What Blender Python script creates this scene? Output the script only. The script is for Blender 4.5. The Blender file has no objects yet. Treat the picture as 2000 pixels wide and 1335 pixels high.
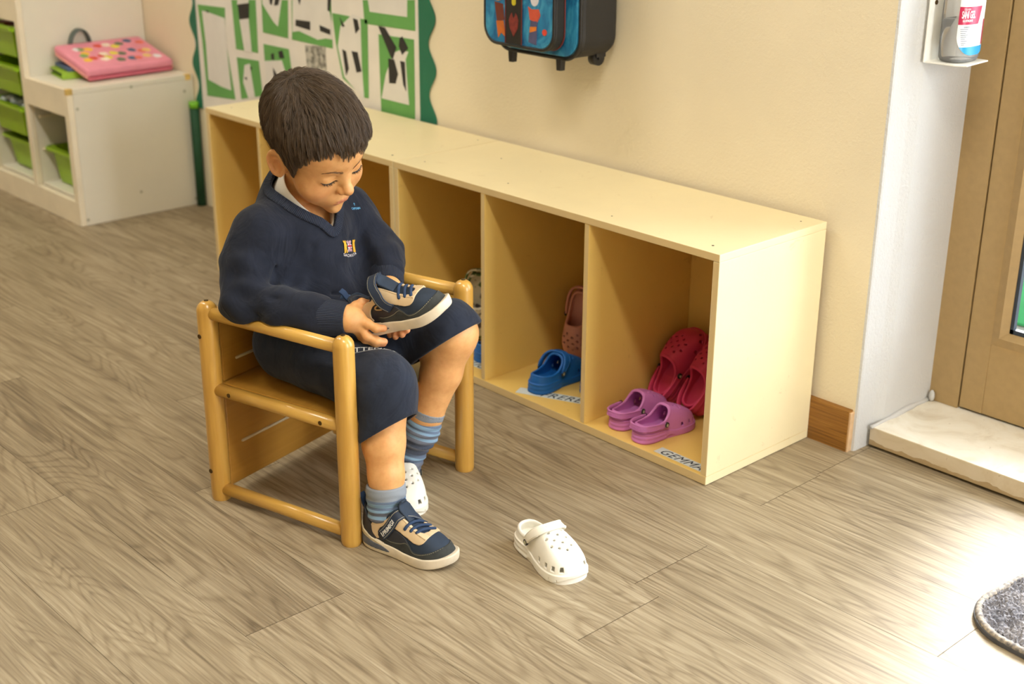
import bpy, bmesh, math, random
import numpy as np
from mathutils import Matrix, Vector, Euler

SC = bpy.context.scene
COL = SC.collection
rng = np.random.default_rng(7)
PI = math.pi

# ------------------------------------------------------------------ camera
cam_d = bpy.data.cameras.new('camera')
cam = bpy.data.objects.new('camera', cam_d); COL.objects.link(cam)
cam_d.sensor_width = 36.0
cam_d.lens = 2612.8 / 2000 * 36.0
cam_d.clip_start = 0.05
cam.matrix_world = (Matrix.Translation((1.4111, -1.7953, 1.1602)) @ Matrix.Rotation(0.8270, 4, 'Z')
                    @ Matrix.Rotation(1.2019, 4, 'X') @ Matrix.Rotation(0.0054, 4, 'Z'))
cam_d.dof.use_dof = True
cam_d.dof.focus_distance = 2.27
cam_d.dof.aperture_fstop = 4.0
SC.camera = cam

# ------------------------------------------------------------------ daylight outside, lamps inside
w = bpy.data.worlds.new('daylight'); SC.world = w; w.use_nodes = True
w.node_tree.nodes['Background'].inputs[0].default_value = (0.80, 0.90, 1.0, 1)
w.node_tree.nodes['Background'].inputs[1].default_value = 9.0

def area(name, loc, rot, sx, sy, power, col, portal=False):
    d = bpy.data.lights.new(name, 'AREA'); d.shape = 'RECTANGLE'; d.size = sx; d.size_y = sy
    d.energy = power; d.color = col
    if portal: d.cycles.is_portal = True
    o = bpy.data.objects.new(name, d); COL.objects.link(o); o.location = loc; o.rotation_euler = rot
    return o
LAMP = (1.0, 0.945, 0.83)
CEIL = 2.7
area('ceiling_light', (0.95, -1.10, CEIL-.09), (0, 0, 0), 1.15, 0.20, 42, LAMP)
area('ceiling_light', (-1.55, -1.10, CEIL-.09), (0, 0, 0), 1.15, 0.20, 24, LAMP)
area('ceiling_light', (-3.35, -1.10, CEIL-.09), (0, 0, 0), 1.15, 0.20, 18, LAMP)
area('ceiling_light', (-1.05, -3.30, CEIL-.09), (0, 0, 0), 1.15, 0.20, 4, LAMP)
area('ceiling_light', (0.95, -3.30, CEIL-.09), (0, 0, 0), 1.15, 0.20, 3, LAMP)
sd = bpy.data.lights.new('hazy_sun', 'SUN'); sd.energy = 12.0; sd.angle = math.radians(26); sd.color = (1.0, .97, .92)
so = bpy.data.objects.new('hazy_sun', sd); COL.objects.link(so)
so.rotation_euler = Vector((.32, -.76, -.57)).to_track_quat('-Z', 'Y').to_euler()
area('door_daylight', (0.72, 0.70, 1.18), (PI/2, 0, PI), 0.94, 1.9, 0, (1, 1, 1), portal=True)

area('window_daylight', (2.92, -.05, 1.12), (0, PI/2, 0), 1.9, 0.70, 26, (1.0, .97, .92))

vs = SC.view_settings
vs.view_transform = 'Standard'; vs.look = 'None'; vs.gamma = 1.0; vs.use_curve_mapping = False
vs.exposure = -0.03

# ------------------------------------------------------------------ colour + material helpers
def lin(c):
    return tuple((x/12.92 if x <= .04045 else ((x+.055)/1.055)**2.4) for x in c)
def rgb(r, g, b): return lin((r/255., g/255., b/255.)) + (1,)

class NT:
    def __init__(s, name):
        s.m = bpy.data.materials.new(name); s.m.use_nodes = True
        s.t = s.m.node_tree; s.b = s.t.nodes['Principled BSDF']
    def n(s, typ, **k):
        x = s.t.nodes.new(typ)
        for a, v in k.items(): setattr(x, a, v)
        return x
    def l(s, a, b): s.t.links.new(a, b)
    def math(s, op, a, b=None, clamp=False):
        x = s.n('ShaderNodeMath', operation=op); x.use_clamp = clamp
        for i, v in enumerate((a, b)):
            if v is None: continue
            if isinstance(v, (int, float)): x.inputs[i].default_value = v
            else: s.l(v, x.inputs[i])
        return x.outputs[0]
    def coord(s, kind='Object', scale=(1,1,1), rot=(0,0,0)):
        c = s.n('ShaderNodeTexCoord'); mp = s.n('ShaderNodeMapping')
        mp.inputs['Scale'].default_value = scale; mp.inputs['Rotation'].default_value = rot
        s.l(c.outputs[kind], mp.inputs[0]); return mp.outputs[0]
    def noise(s, vec, scale, detail=4, rough=.55, dist=0):
        x = s.n('ShaderNodeTexNoise'); x.inputs['Scale'].default_value = scale
        x.inputs['Detail'].default_value = detail; x.inputs['Roughness'].default_value = rough
        x.inputs['Distortion'].default_value = dist
        s.l(vec, x.inputs['Vector']); return x.outputs['Fac']
    def ramp(s, fac, stops):
        r = s.n('ShaderNodeValToRGB'); e = r.color_ramp.elements
        while len(e) < len(stops): e.new(.5)
        for k, (p, c) in enumerate(stops): e[k].position = p; e[k].color = c
        s.l(fac, r.inputs[0]); return r.outputs[0]
    def mix(s, fac, a, b, mode='MIX'):
        x = s.n('ShaderNodeMix', data_type='RGBA', blend_type=mode)
        for i, v in ((0, fac), (6, a), (7, b)):
            if isinstance(v, (int, float)): x.inputs[i].default_value = v
            elif isinstance(v, tuple): x.inputs[i].default_value = v
            else: s.l(v, x.inputs[i])
        return x.outputs[2]
    def bump(s, h, strength=.3, dist=.002):
        x = s.n('ShaderNodeBump'); x.inputs['Strength'].default_value = strength
        x.inputs['Distance'].default_value = dist
        s.l(h, x.inputs['Height']); s.l(x.outputs[0], s.b.inputs['Normal']); return x
    def base(s, c):
        if isinstance(c, tuple): s.b.inputs['Base Color'].default_value = c
        else: s.l(c, s.b.inputs['Base Color'])
    def set(s, **k):
        for a, v in k.items(): s.b.inputs[a.replace('_', ' ')].default_value = v
        return s

def plain(name, col, rough=.5, var=.06, vscale=30, bump=0, bscale=400, bdist=.0005, **k):
    """a base colour with slight uneven wear, optional fine grain"""
    t = NT(name); v = t.coord()
    if var:
        f = t.noise(v, vscale, 5)
        dark = tuple(c*(1-var*2) for c in col[:3]) + (1,); lite = tuple(min(1, c*(1+var)) for c in col[:3]) + (1,)
        t.base(t.ramp(f, [(.3, dark), (.65, lite)]))
    else: t.base(col)
    t.b.inputs['Roughness'].default_value = rough
    if bump: t.bump(t.noise(v, bscale, 3), bump, bdist)
    t.set(**k); return t.m

def emat(name, col, s):
    t = NT(name); t.base(col); t.b.inputs['Emission Color'].default_value = col
    t.b.inputs['Emission Strength'].default_value = s; return t.m

# ------------------------------------------------------------------ mesh helpers
def link(o, parent=None):
    COL.objects.link(o)
    if parent is not None: o.parent = parent
    return o
def tag(o, label=None, cat=None, group=None, kind=None):
    if label: o['label'] = label
    if cat: o['category'] = cat
    if group: o['group'] = group
    if kind: o['kind'] = kind
    return o
def empty(name, loc=(0,0,0), rz=0, parent=None):
    o = bpy.data.objects.new(name, None); o.empty_display_size = .05
    o.location = loc; o.rotation_euler = (0, 0, rz); return link(o, parent)
def mesh_obj(name, V, F, mats, parent=None, smooth=False, midx=None):
    me = bpy.data.meshes.new(name)
    me.from_pydata([tuple(map(float, v)) for v in V], [], [tuple(map(int, f)) for f in F])
    if not isinstance(mats, (list, tuple)): mats = [mats]
    for m in mats: me.materials.append(m)
    if midx is not None: me.polygons.foreach_set('material_index', np.asarray(midx, dtype=np.int32))
    if smooth: me.polygons.foreach_set('use_smooth', [True]*len(me.polygons))
    me.update()
    return link(bpy.data.objects.new(name, me), parent)

class MB:
    """collects shapes into one bmesh"""
    def __init__(s): s.bm = bmesh.new()
    def box(s, x0, x1, y0, y1, z0, z1, bev=0, mat=0, seg=2, mtx=None):
        r = bmesh.ops.create_cube(s.bm, size=1)
        vs_ = r['verts']
        for v in vs_:
            v.co = Vector(((x0+x1)/2+v.co.x*(x1-x0), (y0+y1)/2+v.co.y*(y1-y0), (z0+z1)/2+v.co.z*(z1-z0)))
        fs = {f for v in vs_ for f in v.link_faces}
        for f in fs: f.material_index = mat
        if bev:
            es = {e for v in vs_ for e in v.link_edges}
            q = bmesh.ops.bevel(s.bm, geom=list(es), offset=bev, segments=seg, affect='EDGES', profile=.6)
            vs_ = list({v for f in q['faces'] for v in f.verts} | {v for v in vs_ if v.is_valid})
            for f in {f for v in vs_ for f in v.link_faces}: f.material_index = mat
        if mtx is not None:
            for v in vs_: v.co = mtx @ v.co
        return vs_
    def tube(s, pts, r, seg=16, mat=0, caps=True, dome=False):
        """swept round bar; r scalar or list"""
        P = [Vector(p) for p in pts]; n = len(P)
        R = [r]*n if isinstance(r, (int, float)) else list(r)
        if dome:
            def cap(p, d, rr):
                k = 5; return [(p + d*rr*math.sin(a), max(rr*math.cos(a), 1e-4)) for a in [PI/2*j/k for j in range(1, k+1)]]
            d1 = (P[-1]-P[-2]).normalized(); d0 = (P[0]-P[1]).normalized()
            e = cap(P[-1], d1, R[-1]); b = cap(P[0], d0, R[0])[::-1]
            P = [x for x, _ in b]+P+[x for x, _ in e]; R = [y for _, y in b]+R+[y for _, y in e]; n = len(P)
        rings = []; up = None
        for i in range(n):
            t = (P[min(i+1, n-1)]-P[max(i-1, 0)])
            t = t.normalized() if t.length > 1e-9 else Vector((0,0,1))
            if up is None:
                up = Vector((0,0,1)) if abs(t.z) < .9 else Vector((1,0,0))
            a = (up - t*up.dot(t)).normalized(); b = t.cross(a); up = a
            rings.append([s.bm.verts.new(P[i]+(a*math.cos(2*PI*k/seg)+b*math.sin(2*PI*k/seg))*R[i]) for k in range(seg)])
        for i in range(n-1):
            for k in range(seg):
                f = s.bm.faces.new((rings[i][k], rings[i][(k+1)%seg], rings[i+1][(k+1)%seg], rings[i+1][k]))
                f.smooth = True; f.material_index = mat
        if caps:
            s.bm.faces.new(rings[0][::-1]).material_index = mat; s.bm.faces.new(rings[-1]).material_index = mat
    def prism(s, poly, d, origin, u, v, mat=0, bev=0):
        """poly (2D) in plane origin+u,v ; extruded by vector d"""
        o, u, v, d = Vector(origin), Vector(u), Vector(v), Vector(d)
        a = [s.bm.verts.new(o+u*p[0]+v*p[1]) for p in poly]; b = [s.bm.verts.new(x.co+d) for x in a]
        n = len(a); fs = [s.bm.faces.new(a[::-1]), s.bm.faces.new(b)]
        for i in range(n): fs.append(s.bm.faces.new((a[i], a[(i+1)%n], b[(i+1)%n], b[i])))
        for f in fs: f.material_index = mat
        bmesh.ops.recalc_face_normals(s.bm, faces=fs)
        if bev:
            es = {e for f in fs[:2] for e in f.edges}
            bmesh.ops.bevel(s.bm, geom=list(es), offset=bev, segments=2, affect='EDGES', profile=.5)
    def ball(s, c, r, mat=0, u=20, v=12, sc=(1,1,1)):
        q = bmesh.ops.create_uvsphere(s.bm, u_segments=u, v_segments=v, radius=1)
        for x in q['verts']: x.co = Vector(c)+Vector((x.co.x*r*sc[0], x.co.y*r*sc[1], x.co.z*r*sc[2]))
        for f in {f for x in q['verts'] for f in x.link_faces}: f.smooth = True; f.material_index = mat
    def obj(s, name, mats, parent=None, smooth=False):
        me = bpy.data.meshes.new(name)
        if smooth:
            for f in s.bm.faces: f.smooth = True
        s.bm.to_mesh(me); s.bm.free()
        if not isinstance(mats, (list, tuple)): mats = [mats]
        for m in mats: me.materials.append(m)
        return link(bpy.data.objects.new(name, me), parent)

def ribbon(P, N, width, thick, closed=False, mat=0, edge=.3):
    """swept rounded band: P path, N outward normal per point (list), width along binormal.
    returns V, F, UV(per-vertex u along,v across)"""
    P = np.asarray(P, float); N = np.asarray(N, float); n = len(P)
    if closed: T = np.roll(P, -1, 0)-np.roll(P, 1, 0)
    else: T = np.gradient(P, axis=0)
    T /= np.linalg.norm(T, axis=1)[:, None]+1e-12
    N = N-T*(N*T).sum(1)[:, None]; N /= np.linalg.norm(N, axis=1)[:, None]+1e-12
    B = np.cross(T, N)
    W = np.full(n, width) if np.isscalar(width) else np.asarray(width)
    TH = np.full(n, thick) if np.isscalar(thick) else np.asarray(thick)
    prof = [(-.5,-.5*(1-edge)),(-.5,.5*(1-edge)),(-.5+.06,.5),(-.2,.5),(.2,.5),(.5-.06,.5),(.5,.5*(1-edge)),(.5,-.5*(1-edge)),(.5-.06,-.5),(-.5+.06,-.5)]
    k = len(prof); V = []
    for i in range(n):
        for a, b in prof: V.append(P[i]+B[i]*a*W[i]+N[i]*b*TH[i])
    F = []; m = n if closed else n-1
    for i in range(m):
        j = (i+1) % n
        for q in range(k): F.append((i*k+q, j*k+q, j*k+(q+1)%k, i*k+(q+1)%k))
    if not closed: F.append(tuple(range(k))); F.append(tuple((n-1)*k+q for q in range(k))[::-1])
    return V, F
def fix_normals(o):
    bm = bmesh.new(); bm.from_mesh(o.data); bmesh.ops.recalc_face_normals(bm, faces=bm.faces[:]); bm.to_mesh(o.data); bm.free(); return o

def text_mesh(txt, size, extrude=.0002, shear=0, bold=0, space=1):
    """glyph outlines as V (n,3), F ; x along, y up, centred on x"""
    c = bpy.data.curves.new('lettering', 'FONT'); c.body = txt; c.size = size; c.extrude = extrude
    c.shear = shear; c.offset = bold; c.align_x = 'CENTER'; c.resolution_u = 3; c.space_character = space
    o = bpy.data.objects.new('lettering', c); COL.objects.link(o)
    dg = bpy.context.evaluated_depsgraph_get(); me = bpy.data.meshes.new_from_object(o.evaluated_get(dg))
    V = np.array([v.co[:] for v in me.vertices]); F = [tuple(p.vertices) for p in me.polygons]
    bpy.data.objects.remove(o); bpy.data.curves.remove(c); bpy.data.meshes.remove(me)
    return V, F
def text_obj(name, txt, size, mtx, mat, parent=None, extrude=.0002, shear=0, bold=0, space=1):
    V, F = text_mesh(txt, size, extrude, shear, bold, space)
    V = [mtx @ Vector(v) for v in V]
    return mesh_obj(name, V, F, mat, parent)
def basis(o, x, y, z):
    m = Matrix.Identity(4)
    for i, c in enumerate((x, y, z)):
        for k in range(3): m[k][i] = c[k]
    m.translation = Vector(o); return m
def place(root, mtx):
    root.matrix_world = mtx; return root
def pose(x, y, z, yaw, pitch=0, roll=0):
    return Matrix.Translation((x, y, z)) @ Matrix.Rotation(yaw, 4, 'Z') @ Matrix.Rotation(pitch, 4, 'Y') @ Matrix.Rotation(roll, 4, 'X')
# ================================================================== THE ROOM
def m_wall(name, col, fine=.5, coarse=.25):
    t = NT(name); v = t.coord()
    n1 = t.noise(v, 5, 4); n2 = t.noise(v, 160, 4, .6); n3 = t.noise(v, 30, 3)
    t.base(t.ramp(n1, [(.3, tuple(c*.95 for c in col[:3])+(1,)), (.7, col)]))
    t.b.inputs['Roughness'].default_value = .75
    h = t.math('ADD', t.math('MULTIPLY', n2, fine), t.math('MULTIPLY', n3, coarse))
    t.bump(h, .55, .004); return t.m
M_cream = m_wall('cream_plaster', rgb(236, 223, 194))
M_white = m_wall('white_plaster', rgb(202, 200, 196), 1.0, .5)
M_ceil = plain('ceiling_paint', rgb(238, 234, 222), .8, .02)

def m_floor():
    t = NT('oak_effect_vinyl')
    at = t.n('ShaderNodeAttribute', attribute_name='plank')
    rnd = at.outputs['Fac']
    c = t.n('ShaderNodeTexCoord')
    off = t.n('ShaderNodeCombineXYZ')
    t.l(t.math('MULTIPLY', rnd, 37.0), off.inputs[0]); t.l(t.math('MULTIPLY', rnd, 91.0), off.inputs[1]); t.l(t.math('MULTIPLY', rnd, 13.0), off.inputs[2])
    ad = t.n('ShaderNodeVectorMath', operation='ADD'); t.l(c.outputs['Object'], ad.inputs[0]); t.l(off.outputs[0], ad.inputs[1])
    def mp(sx, sy):
        m = t.n('ShaderNodeMapping'); m.inputs['Scale'].default_value = (sx, sy, 1); t.l(ad.outputs[0], m.inputs[0]); return m.outputs[0]
    big = t.noise(mp(1.6, 9), 1.6, 3, .5, .6)            # broad streaks
    # cathedral rings: contour lines of a stretched field
    fld = t.noise(mp(.8, 5.0), 1.5, 2, .40, .5)
    rings = t.math('SINE', t.math('MULTIPLY', fld, 150.0))
    rings = t.math('MULTIPLY', t.math('ADD', rings, 1.0), .5)
    fine = t.noise(mp(4, 190), 1.2, 5, .7, .25)           # fibres
    fine2 = t.noise(mp(2.2, 60), 1.5, 3, .6, .35)
    pores = t.noise(mp(9, 330), 1.0, 2, .6)
    blot = t.noise(mp(1.6, 16), 2.0, 4, .6, .4)
    g = t.math('ADD', t.math('MULTIPLY', big, .18), t.math('MULTIPLY', t.math('POWER', rings, 4.0), -.075))
    g = t.math('ADD', g, t.math('MULTIPLY', fine, .46))
    g = t.math('ADD', g, t.math('MULTIPLY', fine2, .24))
    g = t.math('ADD', g, t.math('MULTIPLY', blot, .15))
    g = t.math('ADD', g, t.math('MULTIPLY', t.math('SUBTRACT', rnd, .5), .05))
    col = t.ramp(g, [(.30, rgb(96, 82, 62)), (.43, rgb(132, 116, 91)), (.53, rgb(155, 139, 112)), (.66, rgb(182, 167, 140))])
    col = t.mix(t.math('MULTIPLY', t.math('GREATER_THAN', pores, .59), .30), col, rgb(112, 94, 72))
    t.base(col)
    t.b.inputs['Roughness'].default_value = .40
    t.l(t.math('ADD', .42, t.math('MULTIPLY', fine, .18)), t.b.inputs['Roughness'])
    t.b.inputs['Specular IOR Level'].default_value = .5
    t.bump(fine, .22, .0007); return t.m
M_floor = m_floor()
M_seam = plain('floor_seam', rgb(84, 68, 48), .8, .0)

# floor of individual planks, 185 mm wide, laid along the shelf wall; one structure
def build_floor():
    V, F, A, MI = [], [], [], []
    X0, X1, Y0, Y1 = -4.3, 2.8, -4.6, .40
    def quad(x0, x1, y0, y1, z, a, m):
        k = len(V); V.extend([(x0, y0, z), (x1, y0, z), (x1, y1, z), (x0, y1, z)]); F.append((k, k+1, k+2, k+3)); A.append(a); MI.append(m)
    quad(X0, X1, Y0, Y1, -.0012, 0, 1)
    r = random.Random(11); Wd = .185; g = .00055
    j0 = {-1: .147, 0: .592, 1: .118, 2: .112, -2: .20, -4: -.149, -3: -.62, -5: .45}
    row = -26
    while True:
        y0 = -.171+row*Wd+.0; y1 = y0+Wd
        row_id = row
        row += 1
        if y1 < Y0: continue
        if y0 > Y1: break
        jx = j0.get(row_id, r.uniform(0, 1.2))
        x = jx-1.22*math.ceil((jx-X0)/1.22)
        while x < X1:
            a, b = max(x, X0), min(x+1.22, X1)
            if b-a > .01: quad(a+g, b-g, max(y0, Y0)+g*.6, min(y1, Y1)-g*.6, 0, r.random(), 0)
            x += 1.22
    o = mesh_obj('floor', V, F, [M_floor, M_seam], None, False, MI)
    at = o.data.attributes.new('plank', 'FLOAT', 'FACE'); at.data.foreach_set('value', A)
    return tag(o, kind='structure')
build_floor()

WY = .335            # face of the shelf wall
def wall(name, boxes, mat, white=None):
    m = MB()
    for b in boxes: m.box(*b)
    o = m.obj(name, [mat]+([white] if white else []))
    return tag(o, kind='structure')
# shelf wall with the deep door reveal at its right end (reveal is painted white)
mb = MB()
prof = [(-4.3, WY), (.0950, WY), (.0995, WY+.0015), (.1010, WY+.006), (.1025, WY+.06), (.1095, WY+.085), (.112, .60), (-4.3, .60)]
mb.prism(prof, (0, 0, CEIL), (0, 0, 0), (1, 0, 0), (0, 1, 0))
mb.box(.112, 1.30, WY, .60, 2.25, CEIL); mb.box(1.30, 2.8, WY, .60, 0, CEIL)
o = mb.obj('wall_back', [M_cream, M_white])
for f in o.data.polygons:
    c = f.center
    if c.y > WY+.0003 and c.x > .0955 and c.x < .113 and abs(f.normal.z) < .5: f.material_index = 1
tag(o, kind='structure')
wall('wall_left', [(-4.4, -4.3, -4.7, .60, 0, CEIL)], M_cream)
wall('wall_right', [(2.8, 2.9, -4.7, -.42, 0, CEIL), (2.8, 2.9, .32, .60, 0, CEIL), (2.8, 2.9, -.42, .32, 2.12, CEIL), (2.8, 2.9, -.42, .32, 0, .12)], M_cream)
wall('wall_front', [(-4.4, 2.9, -4.7, -4.6, 0, CEIL)], M_cream)
wall('ceiling', [(-4.4, 2.9, -4.7, .60, CEIL, CEIL+.1)], M_ceil)

# lamp housings for the fluorescent lights
M_lampbody = plain('lamp_housing', rgb(240, 240, 236), .4, .02)
for k, (lx, ly) in enumerate([(.95, -1.10), (-1.55, -1.10), (-3.35, -1.10), (-1.05, -3.30), (.95, -3.30)]):
    m = MB(); m.box(lx-.62, lx+.62, ly-.14, ly+.14, CEIL-.08, CEIL, .004)
    o = m.obj('ceiling_lamp', M_lampbody)
    tag(o, 'long white fluorescent ceiling lamp, out of view overhead', 'lamp', 'ceiling lamps')

# baseboard stub between shelf and door reveal
def m_wood(name, cols, axis=0, scale=(1, 1, 1), rough=.35, ring=40, coat=.0):
    t = NT(name); sc = [22, 22, 22]; sc[axis] = 1.4
    sc = [sc[i]*scale[i] for i in range(3)]
    v = t.coord('Object', tuple(sc))
    a = t.noise(v, 1.2, 4, .6, .8); b = t.noise(v, 6, 3, .6)
    r = t.math('MULTIPLY', t.math('ADD', t.math('SINE', t.math('MULTIPLY', a, ring)), 1.0), .5)
    g = t.math('ADD', t.math('MULTIPLY', a, .55), t.math('ADD', t.math('MULTIPLY', r, .16), t.math('MULTIPLY', b, .30)))
    t.base(t.ramp(g, [(.30, cols[0]), (.52, cols[1]), (.80, cols[2])]))
    t.b.inputs['Roughness'].default_value = rough
    t.b.inputs['Coat Weight'].default_value = coat; t.b.inputs['Coat Roughness'].default_value = .18
    t.bump(b, .12, .0006); return t.m
M_skirt = m_wood('skirting_wood', [rgb(104, 66, 18), rgb(146, 98, 34), rgb(178, 128, 56)], 0, (1, 3, 3), .5)
M_raw = plain('chipped_edge', rgb(206, 170, 128), .8, .1)
mb = MB(); mb.box(-.62, .0905, .321, WY+.001, 0, .0875, .0012)
mb.box(.0905, .0945, .3225, WY+.001, .0, .084, .0008, 1)
tag(mb.obj('baseboard_back', [M_skirt, M_raw]), kind='structure')

# stone step in the reveal
def m_stone():
    t = NT('worn_marble'); v = t.coord()
    n = t.noise(v, 9, 6, .65, 1.2); s = t.noise(v, 60, 3, .7)
    col = t.ramp(n, [(.28, rgb(206, 193, 168)), (.5, rgb(232, 225, 208)), (.75, rgb(240, 236, 224))])
    col = t.mix(t.math('MULTIPLY', t.math('GREATER_THAN', s, .70), .55), col, rgb(150, 140, 116))
    # brown grime running along the lower half of the riser
    sx = t.n('ShaderNodeSeparateXYZ'); c = t.n('ShaderNodeTexCoord'); t.l(c.outputs['Object'], sx.inputs[0])
    wob = t.math('MULTIPLY', t.noise(t.coord('Object', (7, 0, 0)), 2.2, 3, .6), .030)
    low = t.math('LESS_THAN', sx.outputs[2], wob)
    front = t.math('LESS_THAN', sx.outputs[1], .378)
    col = t.mix(t.math('MULTIPLY', t.math('MULTIPLY', low, front), .9), col, rgb(126, 94, 48))
    riser = t.math('LESS_THAN', sx.outputs[1], .3765)
    col = t.mix(t.math('MULTIPLY', riser, .6), col, rgb(188, 164, 124))
    t.base(col); t.b.inputs['Roughness'].default_value = .38; t.bump(s, .2, .001); return t.m
mb = MB(); mb.box(.108, 1.32, .3755, .66, .006, .045, .002)
mb.box(.096, 1.32, .392, .66, 0, .02, .001, 1)
M_grout = plain('grey_grout', rgb(160, 158, 138), .9, .15, 40, .5, 200, .002)
tag(mb.obj('trim_1', [m_stone(), M_grout]), kind='structure')
# crumbling filler along the foot of the reveal
mb = MB(); rr = random.Random(4)
pts = [(.1125, .372+.0205*k, .046+rr.uniform(-.001, .003)) for k in range(11)]
mb.tube(pts, [rr.uniform(.003, .007) for _ in pts], 8)
tag(mb.obj('trim_2', M_white, None, True), kind='structure')

# ------------------------------------------------------------------ glazed door
def m_metal_paint(name, col, rough=.42):
    return plain(name, col, rough, .03, 60, .15, 900, .0003, Metallic=.15)
M_door = m_metal_paint('tan_lacquered_aluminium', rgb(174, 146, 100))
M_gap = plain('door_gap', rgb(46, 38, 24), .9, 0)
M_gasket = plain('rubber_gasket', rgb(46, 56, 70), .5, .05)
def m_glass(name, tint=(1,1,1,1), refl=.08):
    m = bpy.data.materials.new(name); m.use_nodes = True; t = m.node_tree; t.nodes.clear()
    o = t.nodes.new('ShaderNodeOutputMaterial'); mx = t.nodes.new('ShaderNodeMixShader')
    tr = t.nodes.new('ShaderNodeBsdfTransparent'); gl = t.nodes.new('ShaderNodeBsdfGlossy')
    tr.inputs[0].default_value = tint; gl.inputs['Roughness'].default_value = .03
    lw = t.nodes.new('ShaderNodeLayerWeight'); lw.inputs[0].default_value = .12
    t.links.new(lw.outputs['Fresnel'], mx.inputs[0]); t.links.new(tr.outputs[0], mx.inputs[1]); t.links.new(gl.outputs[0], mx.inputs[2])
    t.links.new(mx.outputs[0], o.inputs[0]); return m
M_glass = m_glass('door_glass')
dr = empty('door_1', (0, 0, 0)); tag(dr, kind='structure')
DY = .585
mb = MB()
mb.box(.109, .1765, DY, .66, .045, 2.25, .002); mb.box(1.235, 1.30, DY, .66, .045, 2.25, .002)
mb.box(.1765, 1.235, DY, .66, 2.19, 2.25, .002)
mb.obj('door_frame', M_door, dr)
mb = MB(); mb.box(.1765, 1.235, DY+.035, .645, .045, 2.19); mb_gap = mb
lx0, lx1, lz0, lz1 = .1795, 1.232, .050, 2.187
gx0, gx1, gz0, gz1 = .262, 1.150, .232, 2.05
mb2 = MB()
mb2.box(lx0, .229, DY+.002, .645, lz0, lz1, .0015); mb2.box(1.183, lx1, DY+.002, .645, lz0, lz1, .0015)
mb2.box(.229, 1.183, DY+.0035, .645, lz0, .201, .001); mb2.box(.229, 1.183, DY+.0035, .645, 2.085, lz1, .001)
mb2.obj('door_leaf', M_door, dr)
# sloping glazing bead
mb3 = MB()
ox0, ox1, oz0, oz1 = .229, 1.183, .201, 2.085
a = [(ox0, DY+.001, oz0), (ox1, DY+.001, oz0), (ox1, DY+.001, oz1), (ox0, DY+.001, oz1)]
b = [(ox0+.020, DY-.008, oz0+.020), (ox1-.020, DY-.008, oz0+.020), (ox1-.020, DY-.008, oz1-.020), (ox0+.020, DY-.008, oz1-.020)]
c = [(gx0, DY+.004, gz0), (gx1, DY+.004, gz0), (gx1, DY+.004, gz1), (gx0, DY+.004, gz1)]
d = [(gx0, DY+.022, gz0), (gx1, DY+.022, gz0), (gx1, DY+.022, gz1), (gx0, DY+.022, gz1)]
Vv = a+b+c+d; Ff = []
for k in range(3):
    for i in range(4): Ff.append((k*4+i, k*4+(i+1)%4, (k+1)*4+(i+1)%4, (k+1)*4+i))
mesh_obj('glazing_bead', Vv, Ff, M_door, dr)
mb = MB()
for bx in ((gx0, gx0+.007, gz0, gz1), (gx1-.007, gx1, gz0, gz1)): mb.box(bx[0], bx[1], DY+.006, DY+.0175, bx[2], bx[3])
mb.box(gx0, gx1, DY+.006, DY+.0175, gz0, gz0+.009); mb.box(gx0, gx1, DY+.006, DY+.0175, gz1-.009, gz1)
mb.obj('gasket', M_gasket, dr)
mb = MB(); mb.box(gx0, gx1, DY+.018, DY+.022, gz0, gz1); mb.obj('glass_pane', M_glass, dr)
mb = MB()
mb.box(.1765, .1795, DY+.012, .64, .046, 2.19); mb.box(.1795, 1.235, DY+.012, .64, .0455, .0495)
mb.obj('shadow_gap', M_gap, dr)
# full height window in the right wall, out of view, that lets the daylight in
wn = empty('window_1', (0, 0, 0)); tag(wn, kind='structure')
mb = MB()
for b in ((-.42, -.37, .12, 2.12), (.27, .32, .12, 2.12), (-.37, .27, .12, .18), (-.37, .27, 2.06, 2.12)): mb.box(2.80, 2.86, b[0], b[1], b[2], b[3], .002)
mb.obj('window_frame', M_door, wn)
mb = MB(); mb.box(2.828, 2.832, -.37, .27, .18, 2.06); mb.obj('glass_pane', M_glass, wn)
# outside: pale paving and a green plastic planter seen through the pane
mb = MB(); mb.box(-2, 4, .66, 6, -.06, .0)
tag(mb.obj('ground_outside', plain('pale_paving', rgb(104, 104, 102), .8, .05, 8)), kind='structure')
mb = MB()
mb.prism([(-.16, 0), (.16, 0), (.19, .34), (-.19, .34)], (0, .34, 0), (.03, 1.25, .0), (1, 0, 0), (0, 0, 1), 0, .01)
mb.box(-.175, .235, 1.235, 1.605, .33, .37, .006)
tag(mb.obj('planter_box', plain('green_plastic', rgb(36, 120, 76), .4, .05)), 'green plastic planter outside the glazed door', 'planter')
# soap-bottle stopper crumb by the frame: a lump of white filler
mb = MB(); mb.ball((.122, .577, .058), .008, 0, 12, 8, (.8, .7, 1.6)); mb.obj('filler_lump', M_white, dr)
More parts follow.
